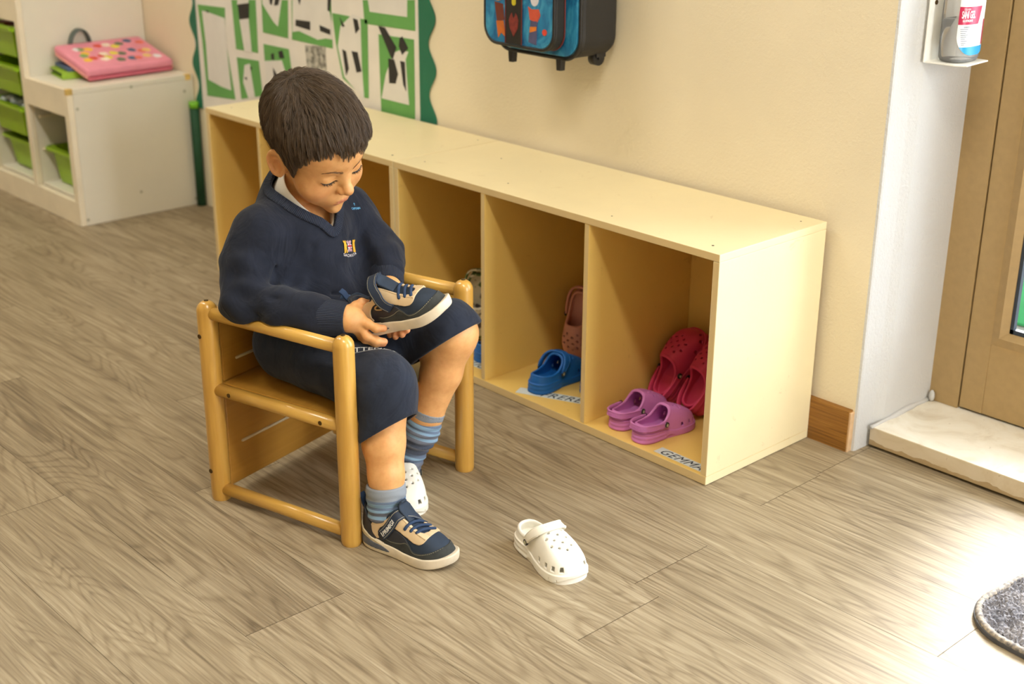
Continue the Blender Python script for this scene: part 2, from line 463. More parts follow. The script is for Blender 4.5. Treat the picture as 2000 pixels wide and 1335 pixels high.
# ================================================================== SHOE SHELF (two cubby units side by side)
def m_paint(name, c, edge):
    t = NT(name); v = t.coord()
    n = t.noise(v, 6, 5, .6); f = t.noise(t.coord('Object', (3, 3, 3)), 40, 4, .6); s = t.noise(v, 22, 6, .7, 1.0)
    col = t.ramp(n, [(.3, tuple(x*.94 for x in c[:3])+(1,)), (.7, c)])
    col = t.mix(t.math('MULTIPLY', t.math('GREATER_THAN', s, .66), .26), col, edge)
    t.base(col); t.b.inputs['Roughness'].default_value = .42
    t.bump(f, .22, .0012); return t.m
M_paint = m_paint('yellow_cream_gloss_paint', rgb(238, 222, 178), rgb(190, 160, 108))
M_edge = m_paint('worn_painted_edge', rgb(220, 194, 142), rgb(150, 112, 64))
M_inner = m_paint('shaded_inner_paint', rgb(232, 196, 110), rgb(182, 142, 72))  # same paint, deeper yellow: cubby shade and bounced light put into the colour
M_hole = plain('screw_hole', rgb(52, 40, 18), .9, 0)
SH, SD, TB = .455, .3205, .0145
def cubby(name, x0, x1, divs, label):
    r = empty(name, (x0, 0, 0)); L = x1-x0; tag(r, label, 'shelf')
    def panel(nm, *b):
        m = MB(); m.box(*b, .0012)
        for f in m.bm.faces:
            if f.normal.y < -.9 and f.calc_area() > .0005 and (min(b[1]-b[0], b[5]-b[4]) < .02): f.material_index = 1
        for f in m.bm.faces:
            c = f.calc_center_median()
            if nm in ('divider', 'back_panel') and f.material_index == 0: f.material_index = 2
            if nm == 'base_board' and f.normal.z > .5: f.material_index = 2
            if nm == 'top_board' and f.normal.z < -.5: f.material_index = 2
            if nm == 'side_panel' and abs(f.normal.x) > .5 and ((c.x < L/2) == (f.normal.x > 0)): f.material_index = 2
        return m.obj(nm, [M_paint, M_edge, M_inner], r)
    top = panel('top_board', 0, L, 0, SD, SH-TB, SH)
    panel('base_board', 0, L, 0, SD, 0.001, .0185)
    panel('side_panel', 0, .0145, .0005, SD, .0185, SH-TB); panel('side_panel', L-.0145, L, .0005, SD, .0185, SH-TB)
    for d in divs: panel('divider', d-x0-.0065, d-x0+.0065, .001, SD-.006, .0185, SH-TB)
    panel('back_panel', .0145, L-.0145, SD-.006, SD, .0185, SH-TB)
    m = MB()
    for hx, hy in ((L-.045, .035), (L-.035, .285), (L-.30, .04), (L-.62, .06), (.05, .05), (.14, .20)):
        m.tube([(hx, hy, SH-.001), (hx, hy, SH+.0003)], .0026 if hy < .04 else .0018, 10)
    m.obj('screw_hole', M_hole, top)
    return r
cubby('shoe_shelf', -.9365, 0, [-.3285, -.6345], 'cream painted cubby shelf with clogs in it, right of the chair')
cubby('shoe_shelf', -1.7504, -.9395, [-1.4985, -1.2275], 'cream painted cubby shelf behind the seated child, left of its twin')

# name labels lying on the base boards
M_label = plain('label_paper', rgb(205, 214, 216), .5, .03)
M_ink = plain('blue_black_ink', rgb(34, 46, 58), .6, 0)
def name_label(txt, cx, cy, wd, ht, rz, label, size, shear=.35):
    m = MB(); m.box(-wd/2, wd/2, -ht/2, ht/2, 0, .0004)
    o = m.obj('name_label', M_label); o.location = (cx, cy, .0187); o.rotation_euler = (0, 0, rz)
    tag(o, label, 'label', None)
    text_obj('lettering', txt, size, basis((0, -size*.36, .0005), (1,0,0), (0,1,0), (0,0,1)), M_ink, o, .00015, shear, .0000, 1.1)
name_label('GEMMA', -.0790, .0230, .124, .026, -.01, 'grey name label reading GEMMA under the right end of the shelf', .029)
name_label('FRERE', -.450, .060, .200, .030, .42, 'grey name label partly hidden under the blue clogs', .032)
name_label('LUCA', -.705, .050, .120, .026, .0, 'grey name label under the clogs in the cubby beside the chair', .030)

# ================================================================== CHILD'S CHAIR
M_beech = m_wood('varnished_beech', [rgb(190, 140, 58), rgb(212, 164, 76), rgb(228, 184, 102)], 2, (1, 1, 1), .30, 9, .5)
M_beechX = m_wood('varnished_beech_rail', [rgb(194, 146, 62), rgb(216, 170, 82), rgb(230, 190, 110)], 0, (1, 1, 1), .30, 9, .5)
M_ply = m_wood('varnished_plywood', [rgb(168, 118, 42), rgb(190, 138, 56), rgb(204, 154, 72)], 1, (.5, .5, .5), .30, 8, .5)
M_slot = plain('pale_slot', rgb(214, 196, 160), .5, .03)
M_screw = plain('screw_brass', rgb(96, 74, 40), .35, .1, Metallic=.8)
CH_LOC = (-.4633, -.4943, 0); CH_RZ = .25516
chair = empty('child_chair', CH_LOC, CH_RZ)
tag(chair, 'varnished beech child armchair the boy is sitting on', 'chair')
HX, HY = .1537, .1712
for sx in (-1, 1):
    for sy in (-1, 1):
        m = MB(); r_ = .0182
        m.tube([(sx*HX, sy*HY, .007), (sx*HX, sy*HY, .2), (sx*HX, sy*HY, .3665)], r_, 28, 0, True, True)
        leg = m.obj('leg', M_beech, chair)
        m = MB()
        m.tube([(sx*HX, sy*HY, .3835), (sx*HX, sy*HY, .3855)], .004, 12)
        if sx < 0:
            for zz in (.060, .322): m.tube([(sx*HX-.004, sy*(HY+.0165), zz), (sx*HX-.004, sy*(HY+.0192), zz)], .0042, 12)
        m.obj('screw_cap', M_screw, leg)
for sy in (-1, 1):
    for z, nm in ((.3625, 'armrest'), (.2195, 'seat_rail'), (.0215, 'bottom_rail')):
        yy = sy*HY; m = MB()
        m.tube([(-HX+.014, yy, z), (HX-.012, yy, z)], .0117, 20)
        o = m.obj(nm, M_beechX, chair)
        if nm == 'seat_rail':
            m = MB()
            for xx in (-.105, .105): m.tube([(xx, sy*(HY+.010), z), (xx, sy*(HY+.0122), z)], .004, 12)
            m.obj('screw_cap', M_screw, o)
m = MB(); m.box(-.1445, .147, -.158, .158, .214, .2265, .003); m.obj('seat', M_ply, chair)
m = MB(); m.box(-.1565, -.1445, -.154, .154, .2266, .3655, .003); bk = m.obj('backrest', M_ply, chair)
m = MB(); m.tube([(-.1440, -.118, .262), (-.1440, .118, .262)], .0028, 10, 0, True, True); m.obj('slot', M_slot, bk)
m = MB(); m.box(-.1565, -.1445, -.154, .154, .019, .2263, .003); lp = m.obj('lower_panel', M_ply, chair)
m = MB(); m.tube([(-.1440, -.118, .0975), (-.1440, .118, .0975)], .0028, 10, 0, True, True); m.obj('slot', M_slot, lp)

# ================================================================== WHITE STORAGE CABINET
M_melamine = plain('white_melamine', rgb(226, 220, 204), .4, .02, 4)
M_wtrim = plain('painted_pine_frame', rgb(236, 224, 200), .45, .03, 12)
M_bin = plain('lime_plastic', rgb(146, 186, 22), .35, .04, 10, Subsurface_Weight=.0)
M_corner = plain('corner_sticker', rgb(222, 186, 104), .6, .15)
M_dark = plain('dark_contents', rgb(40, 44, 40), .8, .2)
cabx = empty('storage_cabinet', (-2.55, .12, 0))
tag(cabx, 'stepped white storage cabinet with lime trays at the left edge', 'cabinet')
CF, CB = -.088, .333
def cpart(nm, boxes, mat, par=cabx, bev=.002):
    m = MB()
    for b in boxes: m.box(b[0]+2.55, b[1]+2.55, b[2]-.12, b[3]-.12, b[4], b[5], bev)
    return m.obj(nm, mat, par)
cpart('side_panel', [(-2.428, -2.400, CF+.0182, CB, .0, .4048)], M_melamine)
cpart('divider', [(-2.718, -2.690, CF+.0182, CB, .0, 1.15)], M_melamine)
cpart('side_panel', [(-3.040, -3.012, CF+.0182, CB, .0, 1.15)], M_melamine)
cpart('top_board', [(-2.690, -2.400, CF+.0182, CB, .405, .4205)], M_melamine)
cpart('top_board', [(-3.040, -2.690, CF+.002, CB, 1.15, 1.165)], M_melamine)
cpart('shelf_floor', [(-3.012, -2.718, CF+.02, CB, .072, .084), (-2.690, -2.428, CF+.02, CB, .072, .084)], M_melamine)
cpart('back_panel', [(-3.012, -2.718, CB-.008, CB, .084, 1.15), (-2.690, -2.428, CB-.008, CB, .084, .405)], M_melamine)
cpart('front_frame', [(-2.690, -2.400, CF, CF+.018, .336, .4195), (-3.04, -2.400, CF, CF+.018, 0, .074),
                      (-2.430, -2.400, CF, CF+.018, .074, .336), (-2.718, -2.690, CF, CF+.018, .074, 1.15),
                      (-3.04, -3.012, CF, CF+.018, .074, 1.15), (-3.012, -2.718, CF, CF+.018, .585, .70)], M_wtrim)
m = MB()
for cy in (CF+.006, CB-.02): m.box(-2.413+2.55, -2.3985+2.55, cy-.12-.007, cy-.12+.012, .4035, .4215, .001)
m.obj('corner_sticker', M_corner, cabx)
m = MB()
for y_, z_ in ((-.06, .36), (.12, .405), (.30, .37), (.12, .075), (-.065, .018), (.31, .02)):
    m.tube([(-2.4005+2.55, y_-.12, z_), (-2.3992+2.55, y_-.12, z_)], .005, 12)
m.obj('screw_cap', plain('grey_screw_cap', rgb(176, 172, 150), .4, .05), cabx)
def tray(x0, x1, y0, z0, h, label):
    """shallow lime tray with rim lip, open top"""
    W_ = x1-x0; D_ = .30; m = MB(); V = []; F = []
    def ring(ins, z): return [(ins, ins*.9, z), (W_-ins, ins*.9, z), (W_-ins, D_-ins, z), (ins, D_-ins, z)]
    rs = [ring(.030, 0), ring(.018, h*.86), ring(.006, h*.86), ring(.000, h-.010), ring(.000, h), ring(.020, h), ring(.024, h*.8), ring(.036, .004)]
    for r_ in rs: V += r_
    F.append((3, 2, 1, 0))
    for k in range(len(rs)-1):
        for i in range(4): F.append((k*4+i, k*4+(i+1)%4, k*4+4+(i+1)%4, k*4+4+i))
    k = (len(rs)-1)*4; F.append((k, k+1, k+2, k+3))
    o = mesh_obj('storage_tray', V, F, M_bin); o.location = (x0, y0, z0)
    bm = bmesh.new(); bm.from_mesh(o.data)
    es = [e for e in bm.edges if abs(e.verts[0].co.z-e.verts[1].co.z) > .001 or True]
    bmesh.ops.bevel(bm, geom=[e for e in es if abs((e.verts[0].co-e.verts[1].co).normalized().z) > .6], offset=.012, segments=3, affect='EDGES')
    for f in bm.faces: f.smooth = False
    bm.to_mesh(o.data); bm.free()
    tag(o, label, 'tray', 'lime storage trays'); return o
tray(-3.008, -2.722, -.100, .470, .097, 'lime green tray highest in the tall cabinet column')
tray(-3.008, -2.722, -.100, .350, .095, 'lime green tray second from the top in the tall column')
tray(-3.008, -2.722, -.100, .220, .097, 'lime green tray holding clear plastic in the tall column')
tray(-3.008, -2.722, -.060, .092, .100, 'lowest lime green tray in the tall cabinet column')
tray(-2.686, -2.432, -.055, .088, .112, 'lone lime green tray under the low cabinet top')
# crumpled clear wrap lying in the third tray
def m_foil():
    t = NT('clear_wrap'); t.base(rgb(170, 182, 186)); t.set(Roughness=.15, Metallic=.3)
    t.bump(t.noise(t.coord(), 60, 3), 1.0, .01); return t.m
m = MB()
for k in range(9): m.ball((-2.96+.028*k, -.045+.012*(k % 3), .307+.006*(k % 2)), .022, 0, 12, 8, (1.1, 1, .7))
tag(m.obj('plastic_wrap', m_foil(), None, True), 'crumpled clear plastic wrap in the third lime tray', 'wrap')
m = MB()
for k in range(6): m.box(-2.98+.042*k, -2.945+.042*k, -.06, .10, .475, .560+.004*(k % 3), .003)
tag(m.obj('toy_blocks', plain('dark_red_toy', rgb(110, 46, 30), .5, .2)), 'dark red toy blocks in the topmost lime tray', 'toy')
# runner battens inside the low column
cpart('runner', [(-2.690, -2.680, CF+.03, CB-.01, .290, .298), (-2.438, -2.428, CF+.03, CB-.01, .290, .298),
                 (-2.690, -2.680, CF+.03, CB-.01, .186, .192)], M_wtrim, cabx, .001)

# ------------------------------------------------------------------ pink book bag on the low cabinet, green folder below it
M_pink = plain('pink_fabric', rgb(232, 146, 166), .6, .04, 20, .2, 600, .0004)
M_piping = plain('peach_piping', rgb(232, 160, 150), .6, .03)
bag = empty('book_bag', (-2.468, .165, .4215), 0)
tag(bag, 'pink zip book bag with colourful motifs on the low white cabinet', 'bag')
# local frame: u runs along +y (length .30), v climbs towards -x, n is the bag thickness
th = math.radians(15); U = Vector((-.06, .999, .0)).normalized(); Vv_ = Vector((-math.cos(th), -.05, math.sin(th))).normalized()
Nn = U.cross(Vv_).normalized(); Nn = Nn if Nn.z > 0 else -Nn
BM = basis((0, 0, .0155), U, Vv_, Nn)
m = MB(); m.box(-.150, .150, .008, .215, -.004, .020, .010, 0, 3, BM); m.obj('front_half', M_pink, bag)
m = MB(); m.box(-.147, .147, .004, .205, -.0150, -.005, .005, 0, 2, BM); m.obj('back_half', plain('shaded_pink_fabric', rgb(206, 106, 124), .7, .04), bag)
m = MB()
path = [(-.150, .010), (-.150, .20), (-.135, .216), (.135, .216), (.150, .20), (.150, .010)]
m.tube([BM @ Vector((a_, b_, -.004)) for a_, b_ in path], .0035, 8); m.obj('zip_piping', M_piping, bag)
m = MB()
for uu in (-.075, .045): m.box(uu-.016, uu+.016, .212, .235, .002, .010, .003, 0, 2, BM)
m.obj('handle_tab', M_pink, bag)
m = MB(); hp = []
for k in range(13):
    a_ = PI*k/12; hp.append(BM @ Vector((-.055-.034*math.cos(a_), .222+.030*math.sin(a_)*.3, .004+.052*math.sin(a_))))
V_, F_ = ribbon(hp, [(Vector(p)-(BM @ Vector((-.055, .22, 0)))).normalized() for p in hp], .022, .006)
fix_normals(mesh_obj('handle', V_, F_, plain('grey_green_webbing', rgb(96, 108, 104), .7, .1), bag))
r6 = random.Random(5)
mcol = [rgb(240, 190, 60), rgb(222, 78, 60), rgb(244, 224, 206), rgb(232, 214, 70), rgb(96, 112, 84), rgb(60, 96, 130), rgb(230, 110, 90), rgb(236, 200, 120), rgb(240, 236, 240), rgb(120, 160, 90)]
MM = [plain('motif_print', c, .6, .05) for c in mcol]
m = MB()
for k in range(27):
    uu = -.125+.25*((k % 9)+r6.uniform(.05, .95))/9; vv = .045+.145*((k//9)+r6.uniform(.05, .95))/3
    c_ = k % len(mcol)
    for q in range(5):      # a little flower of five petals and an eye
        a_ = 2*PI*q/5+k; s_ = r6.uniform(.0070, .0095)
        m.prism([(uu+.0075*math.cos(a_)+s_*math.cos(t_*PI/4), vv+.0075*math.sin(a_)+s_*.8*math.sin(t_*PI/4)) for t_ in range(8)], Nn*(.0003+.00006*q), BM @ Vector((0, 0, .0199)), U, Vv_, c_)
m.obj('motif_print', MM, bag)
M_green2 = plain('green_folder', rgb(150, 190, 40), .5, .05)
m = MB()
FB = basis((-2.640, .020, .4215), (-.985, .17, 0), (.17, .985, 0), (0, 0, 1))
m.box(-.085, .070, -.030, .16, 0, .004, .001, 0, 2, FB); m.box(-.085, .070, -.030, .16, .018, .022, .001, 0, 2, FB)
m.box(-.085, -.080, -.030, .16, 0.002, .020, .001, 0, 2, FB); m.box(.066, .070, -.030, .16, .002, .020, .001, 0, 2, FB)
fo = m.obj('folder', M_green2); tag(fo, 'lime green folder tucked under the pink book bag', 'folder')
m = MB(); m.box(-.076, .064, -.022, .15, .005, .0165, .001, 0, 2, FB); m.obj('page_block', plain('dark_green_pages', rgb(66, 110, 24), .7, .1), fo)
m = MB(); m.box(-.085, .050, -.012, .16, .0225, .034, .002, 0, 2, FB)
tag(m.obj('notebook', plain('slate_blue_cover', rgb(72, 92, 126), .6, .05)), 'slate blue notebook between green folder and pink bag', 'notebook')

# rolled green card standing between cabinet and shelf
m = MB(); m.tube([(-2.380, .318, .001), (-2.380, .318, .318)], .0145, 18)
gr = m.obj('card_roll', plain('dark_green_card', rgb(24, 74, 46), .7, .1)); tag(gr, 'dark green card roll between white cabinet and shelf', 'roll')
m = MB(); m.tube([(-2.380, .318, .318), (-2.380, .318, .338)], .0155, 18); m.obj('roll_band', plain('lime_band', rgb(120, 190, 40), .5, .05), gr)
# ================================================================== WALL DISPLAY OF COLLAGES
ART=[
 ( [(-2.335, 0.641), (-2.176, 0.646), (-2.185, 0.551), (-2.151, 0.375), (-2.317, 0.364), (-2.323, 0.535)] , [[(-2.31, 0.625), (-2.279, 0.624), (-2.18, 0.615), (-2.181, 0.552), (-2.171, 0.401), (-2.225, 0.404), (-2.302, 0.416), (-2.301, 0.526)]] , [[(-2.29, 0.629), (-2.267, 0.627), (-2.276, 0.621)]] ),
 ( [(-2.135, 0.673), (-2.003, 0.685), (-2.007, 0.533), (-2.127, 0.53)] , [[(-2.1, 0.684), (-2.038, 0.689), (-2.041, 0.667), (-2.103, 0.661)], [(-2.097, 0.623), (-2.046, 0.628), (-2.04, 0.529), (-2.08, 0.528)]] , [[(-2.1, 0.663), (-2.037, 0.673), (-2.043, 0.629), (-2.095, 0.62)]] ),
 ( [(-1.972, 0.688), (-1.835, 0.7), (-1.844, 0.593), (-1.973, 0.596)] , [[(-1.963, 0.696), (-1.863, 0.705), (-1.892, 0.621), (-1.912, 0.631), (-1.966, 0.677)]] , [[(-1.929, 0.696), (-1.908, 0.698), (-1.917, 0.678), (-1.925, 0.681)], [(-1.898, 0.699), (-1.874, 0.701), (-1.883, 0.682), (-1.904, 0.678)]] ),
 ( [(-1.817, 0.702), (-1.628, 0.719), (-1.628, 0.59), (-1.824, 0.592)] , [[(-1.81, 0.706), (-1.643, 0.722), (-1.627, 0.657), (-1.627, 0.614), (-1.658, 0.614), (-1.696, 0.606), (-1.786, 0.62), (-1.819, 0.614)]] , [[(-1.799, 0.65), (-1.728, 0.652), (-1.73, 0.628), (-1.801, 0.633)], [(-1.684, 0.647), (-1.634, 0.64), (-1.635, 0.626), (-1.682, 0.631)], [(-1.64, 0.722), (-1.625, 0.723), (-1.634, 0.688), (-1.643, 0.69)], [(-1.784, 0.709), (-1.768, 0.71), (-1.776, 0.692)]] ),
 ( [(-1.624, 0.685), (-1.588, 0.685), (-1.498, 0.683), (-1.466, 0.683), (-1.472, 0.477), (-1.496, 0.476), (-1.587, 0.515), (-1.612, 0.605)] , [[(-1.587, 0.654), (-1.531, 0.691), (-1.496, 0.687), (-1.497, 0.559), (-1.491, 0.468), (-1.578, 0.52), (-1.603, 0.599)]] , [[(-1.589, 0.678), (-1.566, 0.656), (-1.578, 0.653)], [(-1.528, 0.681), (-1.508, 0.679), (-1.501, 0.656), (-1.519, 0.642)], [(-1.582, 0.594), (-1.565, 0.59), (-1.555, 0.545), (-1.569, 0.525)], [(-1.54, 0.594), (-1.513, 0.594), (-1.498, 0.545), (-1.52, 0.539)]] ),
 ( [(-1.484, 0.732), (-1.267, 0.752), (-1.267, 0.676), (-1.479, 0.672)] , [[(-1.461, 0.738), (-1.296, 0.753), (-1.298, 0.707), (-1.454, 0.705)]] , [] ),
 ( [(-2.127, 0.506), (-2.006, 0.51), (-1.996, 0.409), (-2.117, 0.382)] , [[(-2.085, 0.488), (-2.055, 0.496), (-2.051, 0.465), (-2.038, 0.396), (-2.075, 0.39), (-2.099, 0.435)]] , [[(-2.054, 0.488), (-2.042, 0.486), (-2.051, 0.473)], [(-2.09, 0.45), (-2.075, 0.454), (-2.076, 0.444)]] ),
 ( [(-1.975, 0.563), (-1.844, 0.563), (-1.834, 0.493), (-1.821, 0.412), (-1.969, 0.398)] , [[(-1.974, 0.514), (-1.882, 0.527), (-1.862, 0.486), (-1.846, 0.408), (-1.965, 0.398)]] , [[(-1.897, 0.55), (-1.876, 0.556), (-1.868, 0.535), (-1.892, 0.532)], [(-1.936, 0.538), (-1.922, 0.543), (-1.92, 0.524), (-1.934, 0.523)], [(-1.93, 0.5), (-1.908, 0.48), (-1.913, 0.46), (-1.926, 0.474)]] ),
 ( [(-1.42, 0.651), (-1.273, 0.654), (-1.275, 0.451), (-1.418, 0.446)] , [[(-1.393, 0.551), (-1.357, 0.611), (-1.334, 0.62), (-1.296, 0.621), (-1.308, 0.6), (-1.304, 0.55), (-1.298, 0.485), (-1.414, 0.486)]] , [[(-1.419, 0.673), (-1.391, 0.671), (-1.345, 0.626), (-1.361, 0.593), (-1.371, 0.602)], [(-1.33, 0.651), (-1.319, 0.657), (-1.296, 0.63), (-1.321, 0.61), (-1.334, 0.63)], [(-1.38, 0.594), (-1.355, 0.594), (-1.34, 0.559), (-1.352, 0.533), (-1.378, 0.531)], [(-1.33, 0.594), (-1.311, 0.593), (-1.308, 0.519), (-1.319, 0.534)]] ),
]
PHOTO= [(-1.762, 0.584), (-1.662, 0.592), (-1.662, 0.516), (-1.753, 0.504)]
M_wpaper = plain('white_backing_paper', rgb(232, 226, 218), .8, .03, 8)
M_wcut = plain('white_card', rgb(226, 222, 216), .75, .03, 10)
M_gcard = plain('green_card', rgb(104, 166, 88), .75, .05, 10)
M_black = plain('black_card', rgb(44, 42, 40), .7, .05)
def m_corr():
    t = NT('teal_corrugated_card'); v = t.coord('Object', (1, 1, 260))
    wv = t.n('ShaderNodeTexWave', bands_direction='Z'); wv.inputs['Scale'].default_value = 1.0
    t.l(v, wv.inputs['Vector']); t.base(rgb(22, 122, 88)); t.b.inputs['Roughness'].default_value = .6
    t.bump(wv.outputs['Fac'], .6, .002); return t.m
M_teal = m_corr()
board = empty('display_board', (-1.80, WY, .33))
tag(board, 'wall display of green, black and white paper collages with wavy teal border', 'display')
def flat(nm, poly, y0, th_, mat, par, org=(-1.80, WY, .33)):
    m = MB(); m.prism([(p[0]-org[0], p[1]-org[2]) for p in poly], (0, -th_, 0), (0, y0-org[1], 0), (1, 0, 0), (0, 0, 1))
    return m.obj(nm, mat, par)
flat('backing_paper', [(-2.372, .318), (-1.235, .318), (-1.235, 1.16), (-2.372, 1.16)], WY-.0003, .0009, M_wpaper, board)
def wave(side, x0, inner, z0, z1):
    pts = []; n = 120
    for k in range(n+1):
        z = z0+(z1-z0)*k/n
        pts.append((x0+side*.0145*math.sin((z-.457)/.128*2*PI+PI/2)*(1 if side > 0 else 1), z))
    return [(inner, z0)]+pts+[(inner, z1)]
flat('wavy_border', wave(-1, -2.374, -2.350, .318, 1.16), WY-.0014, .0035, M_teal, board)
flat('wavy_border', wave(1, -1.201, -1.250, .318, 1.16)[::-1], WY-.0014, .0035, M_teal, board)
for g_, ws_, bs_ in ART:
    a_ = flat('collage', g_, WY-.0016, .0006, M_gcard, board)
    for q in ws_: flat('white_cutout', q, WY-.0023, .0006, M_wcut, a_)
    for q in bs_: flat('black_cutout', q, WY-.0030, .0006, M_black, a_)
# upper rows of collages, mostly above the picture
for k in range(6):
    x0 = -2.32+.18*k; z0 = .78+.012*(k % 3)
    a_ = flat('collage', [(x0, z0), (x0+.15, z0+.004), (x0+.148, z0+.22), (x0+.002, z0+.215)], WY-.0016, .0006, M_gcard, board)
    flat('white_cutout', [(x0+.03, z0+.03), (x0+.11, z0+.02), (x0+.13, z0+.15), (x0+.06, z0+.19)], WY-.0023, .0006, M_wcut, a_)
t_ = NT('grey_photo_print'); t_.base(t_.ramp(t_.noise(t_.coord(), 45, 3), [(.40, rgb(112, 110, 102)), (.6, rgb(196, 192, 182))])); t_.b.inputs['Roughness'].default_value = .6
flat('photo_print', PHOTO, WY-.0016, .0006, t_.m, board)

# ================================================================== TROLLEY SCHOOL BAG ON THE WALL
def m_swirl():
    t = NT('blue_swirl_print'); n = t.noise(t.coord('Object', (1, 1, .7)), 16, 4, .6, 2.2)
    t.base(t.ramp(n, [(.32, rgb(14, 84, 138)), (.5, rgb(34, 128, 176)), (.68, rgb(74, 164, 200))])); t.b.inputs['Roughness'].default_value = .45
    return t.m
M_blue = m_swirl()
M_bblack = plain('black_nylon', rgb(34, 31, 27), .65, .06, 30, .25, 900, .0005)
M_bpipe = plain('black_piping', rgb(30, 28, 26), .45, .03)
M_bred = plain('dark_red_piping', rgb(110, 36, 28), .6, .05)
bp = empty('school_bag', (-.69, .26, .70)); tag(bp, 'blue and black wheeled school bag hung on the cream wall', 'bag')
BO = Vector((-.69, .26, .70))
def bbox(nm, b, bev, mat, par, seg=4):
    m = MB(); m.box(b[0]-BO.x, b[1]-BO.x, b[2]-BO.y, b[3]-BO.y, b[4]-BO.z, b[5]-BO.z, bev, 0, seg)
    return m.obj(nm, mat, par, True)
def rrect(x0, x1, z0, z1, r, n=8):
    P = []
    for cx, cz, a0 in ((x1-r, z0+r, -PI/2), (x1-r, z1-r, 0), (x0+r, z1-r, PI/2), (x0+r, z0+r, PI)):
        for k in range(n+1): P.append((cx+r*math.cos(a0+PI/2*k/n), cz+r*math.sin(a0+PI/2*k/n)))
    return P
def slab(nm, P, y0, y1, mat, par, bev=.003):
    m = MB(); m.prism([(p[0]-BO.x, p[1]-BO.z) for p in P], (0, y1-y0, 0), (0, y0-BO.y, 0), (1, 0, 0), (0, 0, 1), 0, bev)
    return m.obj(nm, mat, par)
body = slab('body', rrect(-.822, -.563, .700, 1.08, .045), .212, .322, M_bblack, bp, .012)
slab('front_panel', rrect(-.817, -.568, .705, 1.075, .042), .205, .214, M_blue, bp, .002)
pk = slab('front_pocket', rrect(-.820, -.600, .7155, .98, .040), .172, .2045, M_bblack, bp, .006)
fp = slab('pocket_panel', rrect(-.814, -.606, .7215, .974, .036), .1685, .1735, M_blue, bp, .0015)
def loop(P, y, r, mat, nm, par):
    m = MB(); Q = [(p[0]-BO.x, y-BO.y, p[1]-BO.z) for p in P]; m.tube(Q+[Q[0], Q[1]], r, 10, 0, False); return m.obj(nm, mat, par)
loop(rrect(-.817, -.603, .7185, .977, .038), .171, .0036, M_bpipe, 'piping', pk)
loop(rrect(-.822, -.563, .700, 1.08, .045), .209, .0040, M_bpipe, 'piping', body)
loop(rrect(-.8195, -.5985, .7160, .979, .040), .198, .0014, M_bred, 'red_piping', pk)
def strip(nm, x0, x1, z0, z1, y0, th_, mat, par):
    m = MB(); m.box(x0-BO.x, x1-BO.x, y0-th_-BO.y, y0-BO.y, z0-BO.z, z1-BO.z, .0004); return m.obj(nm, mat, par)
cs = strip('centre_strip', -.7475, -.6965, .7225, .970, .1685, .0016, M_bblack, fp)
for x_ in (-.7475, -.6965): strip('red_piping', x_-.0012, x_+.0012, .7225, .970, .1668, .0010, M_bred, fp)
# worn dark red shield emblem and yellow pill with dark letters on the strip
sh = [(0, -.030), (.013, -.012), (.0155, .004), (.011, .015), (.006, .020), (.003, .012), (0, .008), (-.003, .012), (-.006, .020), (-.011, .015), (-.0155, .004), (-.013, -.012)]
m = MB(); m.prism([(p[0]*.95-.7215-BO.x, p[1]+.768-BO.z) for p in sh], (0, -.0008, 0), (0, .1669-BO.y, 0), (1, 0, 0), (0, 0, 1))
m.obj('emblem', plain('faded_red_print', rgb(128, 48, 40), .7, .15, 120), fp)
m = MB(); m.prism([(p[0]-BO.x, p[1]-BO.z) for p in rrect(-.7275, -.7155, .803, .90, .0058)], (0, -.0008, 0), (0, .1669-BO.y, 0), (1, 0, 0), (0, 0, 1))
m.obj('logo_pill', plain('yellow_print', rgb(206, 190, 40), .6, .05), fp)
V_, F_ = text_mesh('SUPERED', .0125, .0002, 0, .0003)
mesh_obj('lettering', [(-.7215-v[1]+.0042-BO.x, .1660-BO.y, .848-v[0]*-1*-1-BO.z) for v in V_], F_, plain('dark_print', rgb(60, 52, 24), .6, 0), fp)
# plain coloured shapes in place of the printed figures
def blob(nm, polys):
    mats = []; m = MB()
    for k, (c_, P) in enumerate(polys):
        mats.append(plain('panel_print', c_, .6, .06, 60)); m.prism([(p[0]-BO.x, p[1]-BO.z) for p in P], (0, -.0006-.0002*k, 0), (0, .1686-BO.y, 0), (1, 0, 0), (0, 0, 1), k)
    m.obj(nm, mats, fp)
def ell(cx, cz, rx, rz_, n=18): return [(cx+rx*math.cos(2*PI*k/n), cz+rz_*math.sin(2*PI*k/n)) for k in range(n)]
blob('printed_shapes', [(rgb(228, 156, 40), ell(-.7745, .822, .0165, .0135)), (rgb(112, 52, 38), [(-.784, .806), (-.757, .803), (-.752, .770), (-.776, .764)]),
    (rgb(206, 110, 40), [(-.778, .766), (-.755, .768), (-.749, .735), (-.762, .742), (-.772, .731)]), (rgb(222, 220, 226), ell(-.659, .823, .0125, .016)),
    (rgb(210, 88, 62), [(-.678, .805), (-.668, .800), (-.646, .802), (-.641, .790), (-.650, .775), (-.672, .778)]), (rgb(84, 84, 120), [(-.670, .776), (-.650, .777), (-.652, .728), (-.676, .732)]),
    (rgb(214, 70, 50), ell(-.6275, .7565, .0065, .0065)), (rgb(230, 130, 40), [(-.671, .764), (-.651, .766), (-.652, .758), (-.672, .752)])])
m = MB()
for x_ in (-.774, -.624):
    m.prism([(-.0085, 0), (.0085, 0), (.0060, -.029), (-.0060, -.029)], (0, .014, 0), (x_-BO.x, .206-BO.y, .703-BO.z), (1, 0, 0), (0, 0, 1), 0, .001)
m.obj('foot', M_bpipe, bp)
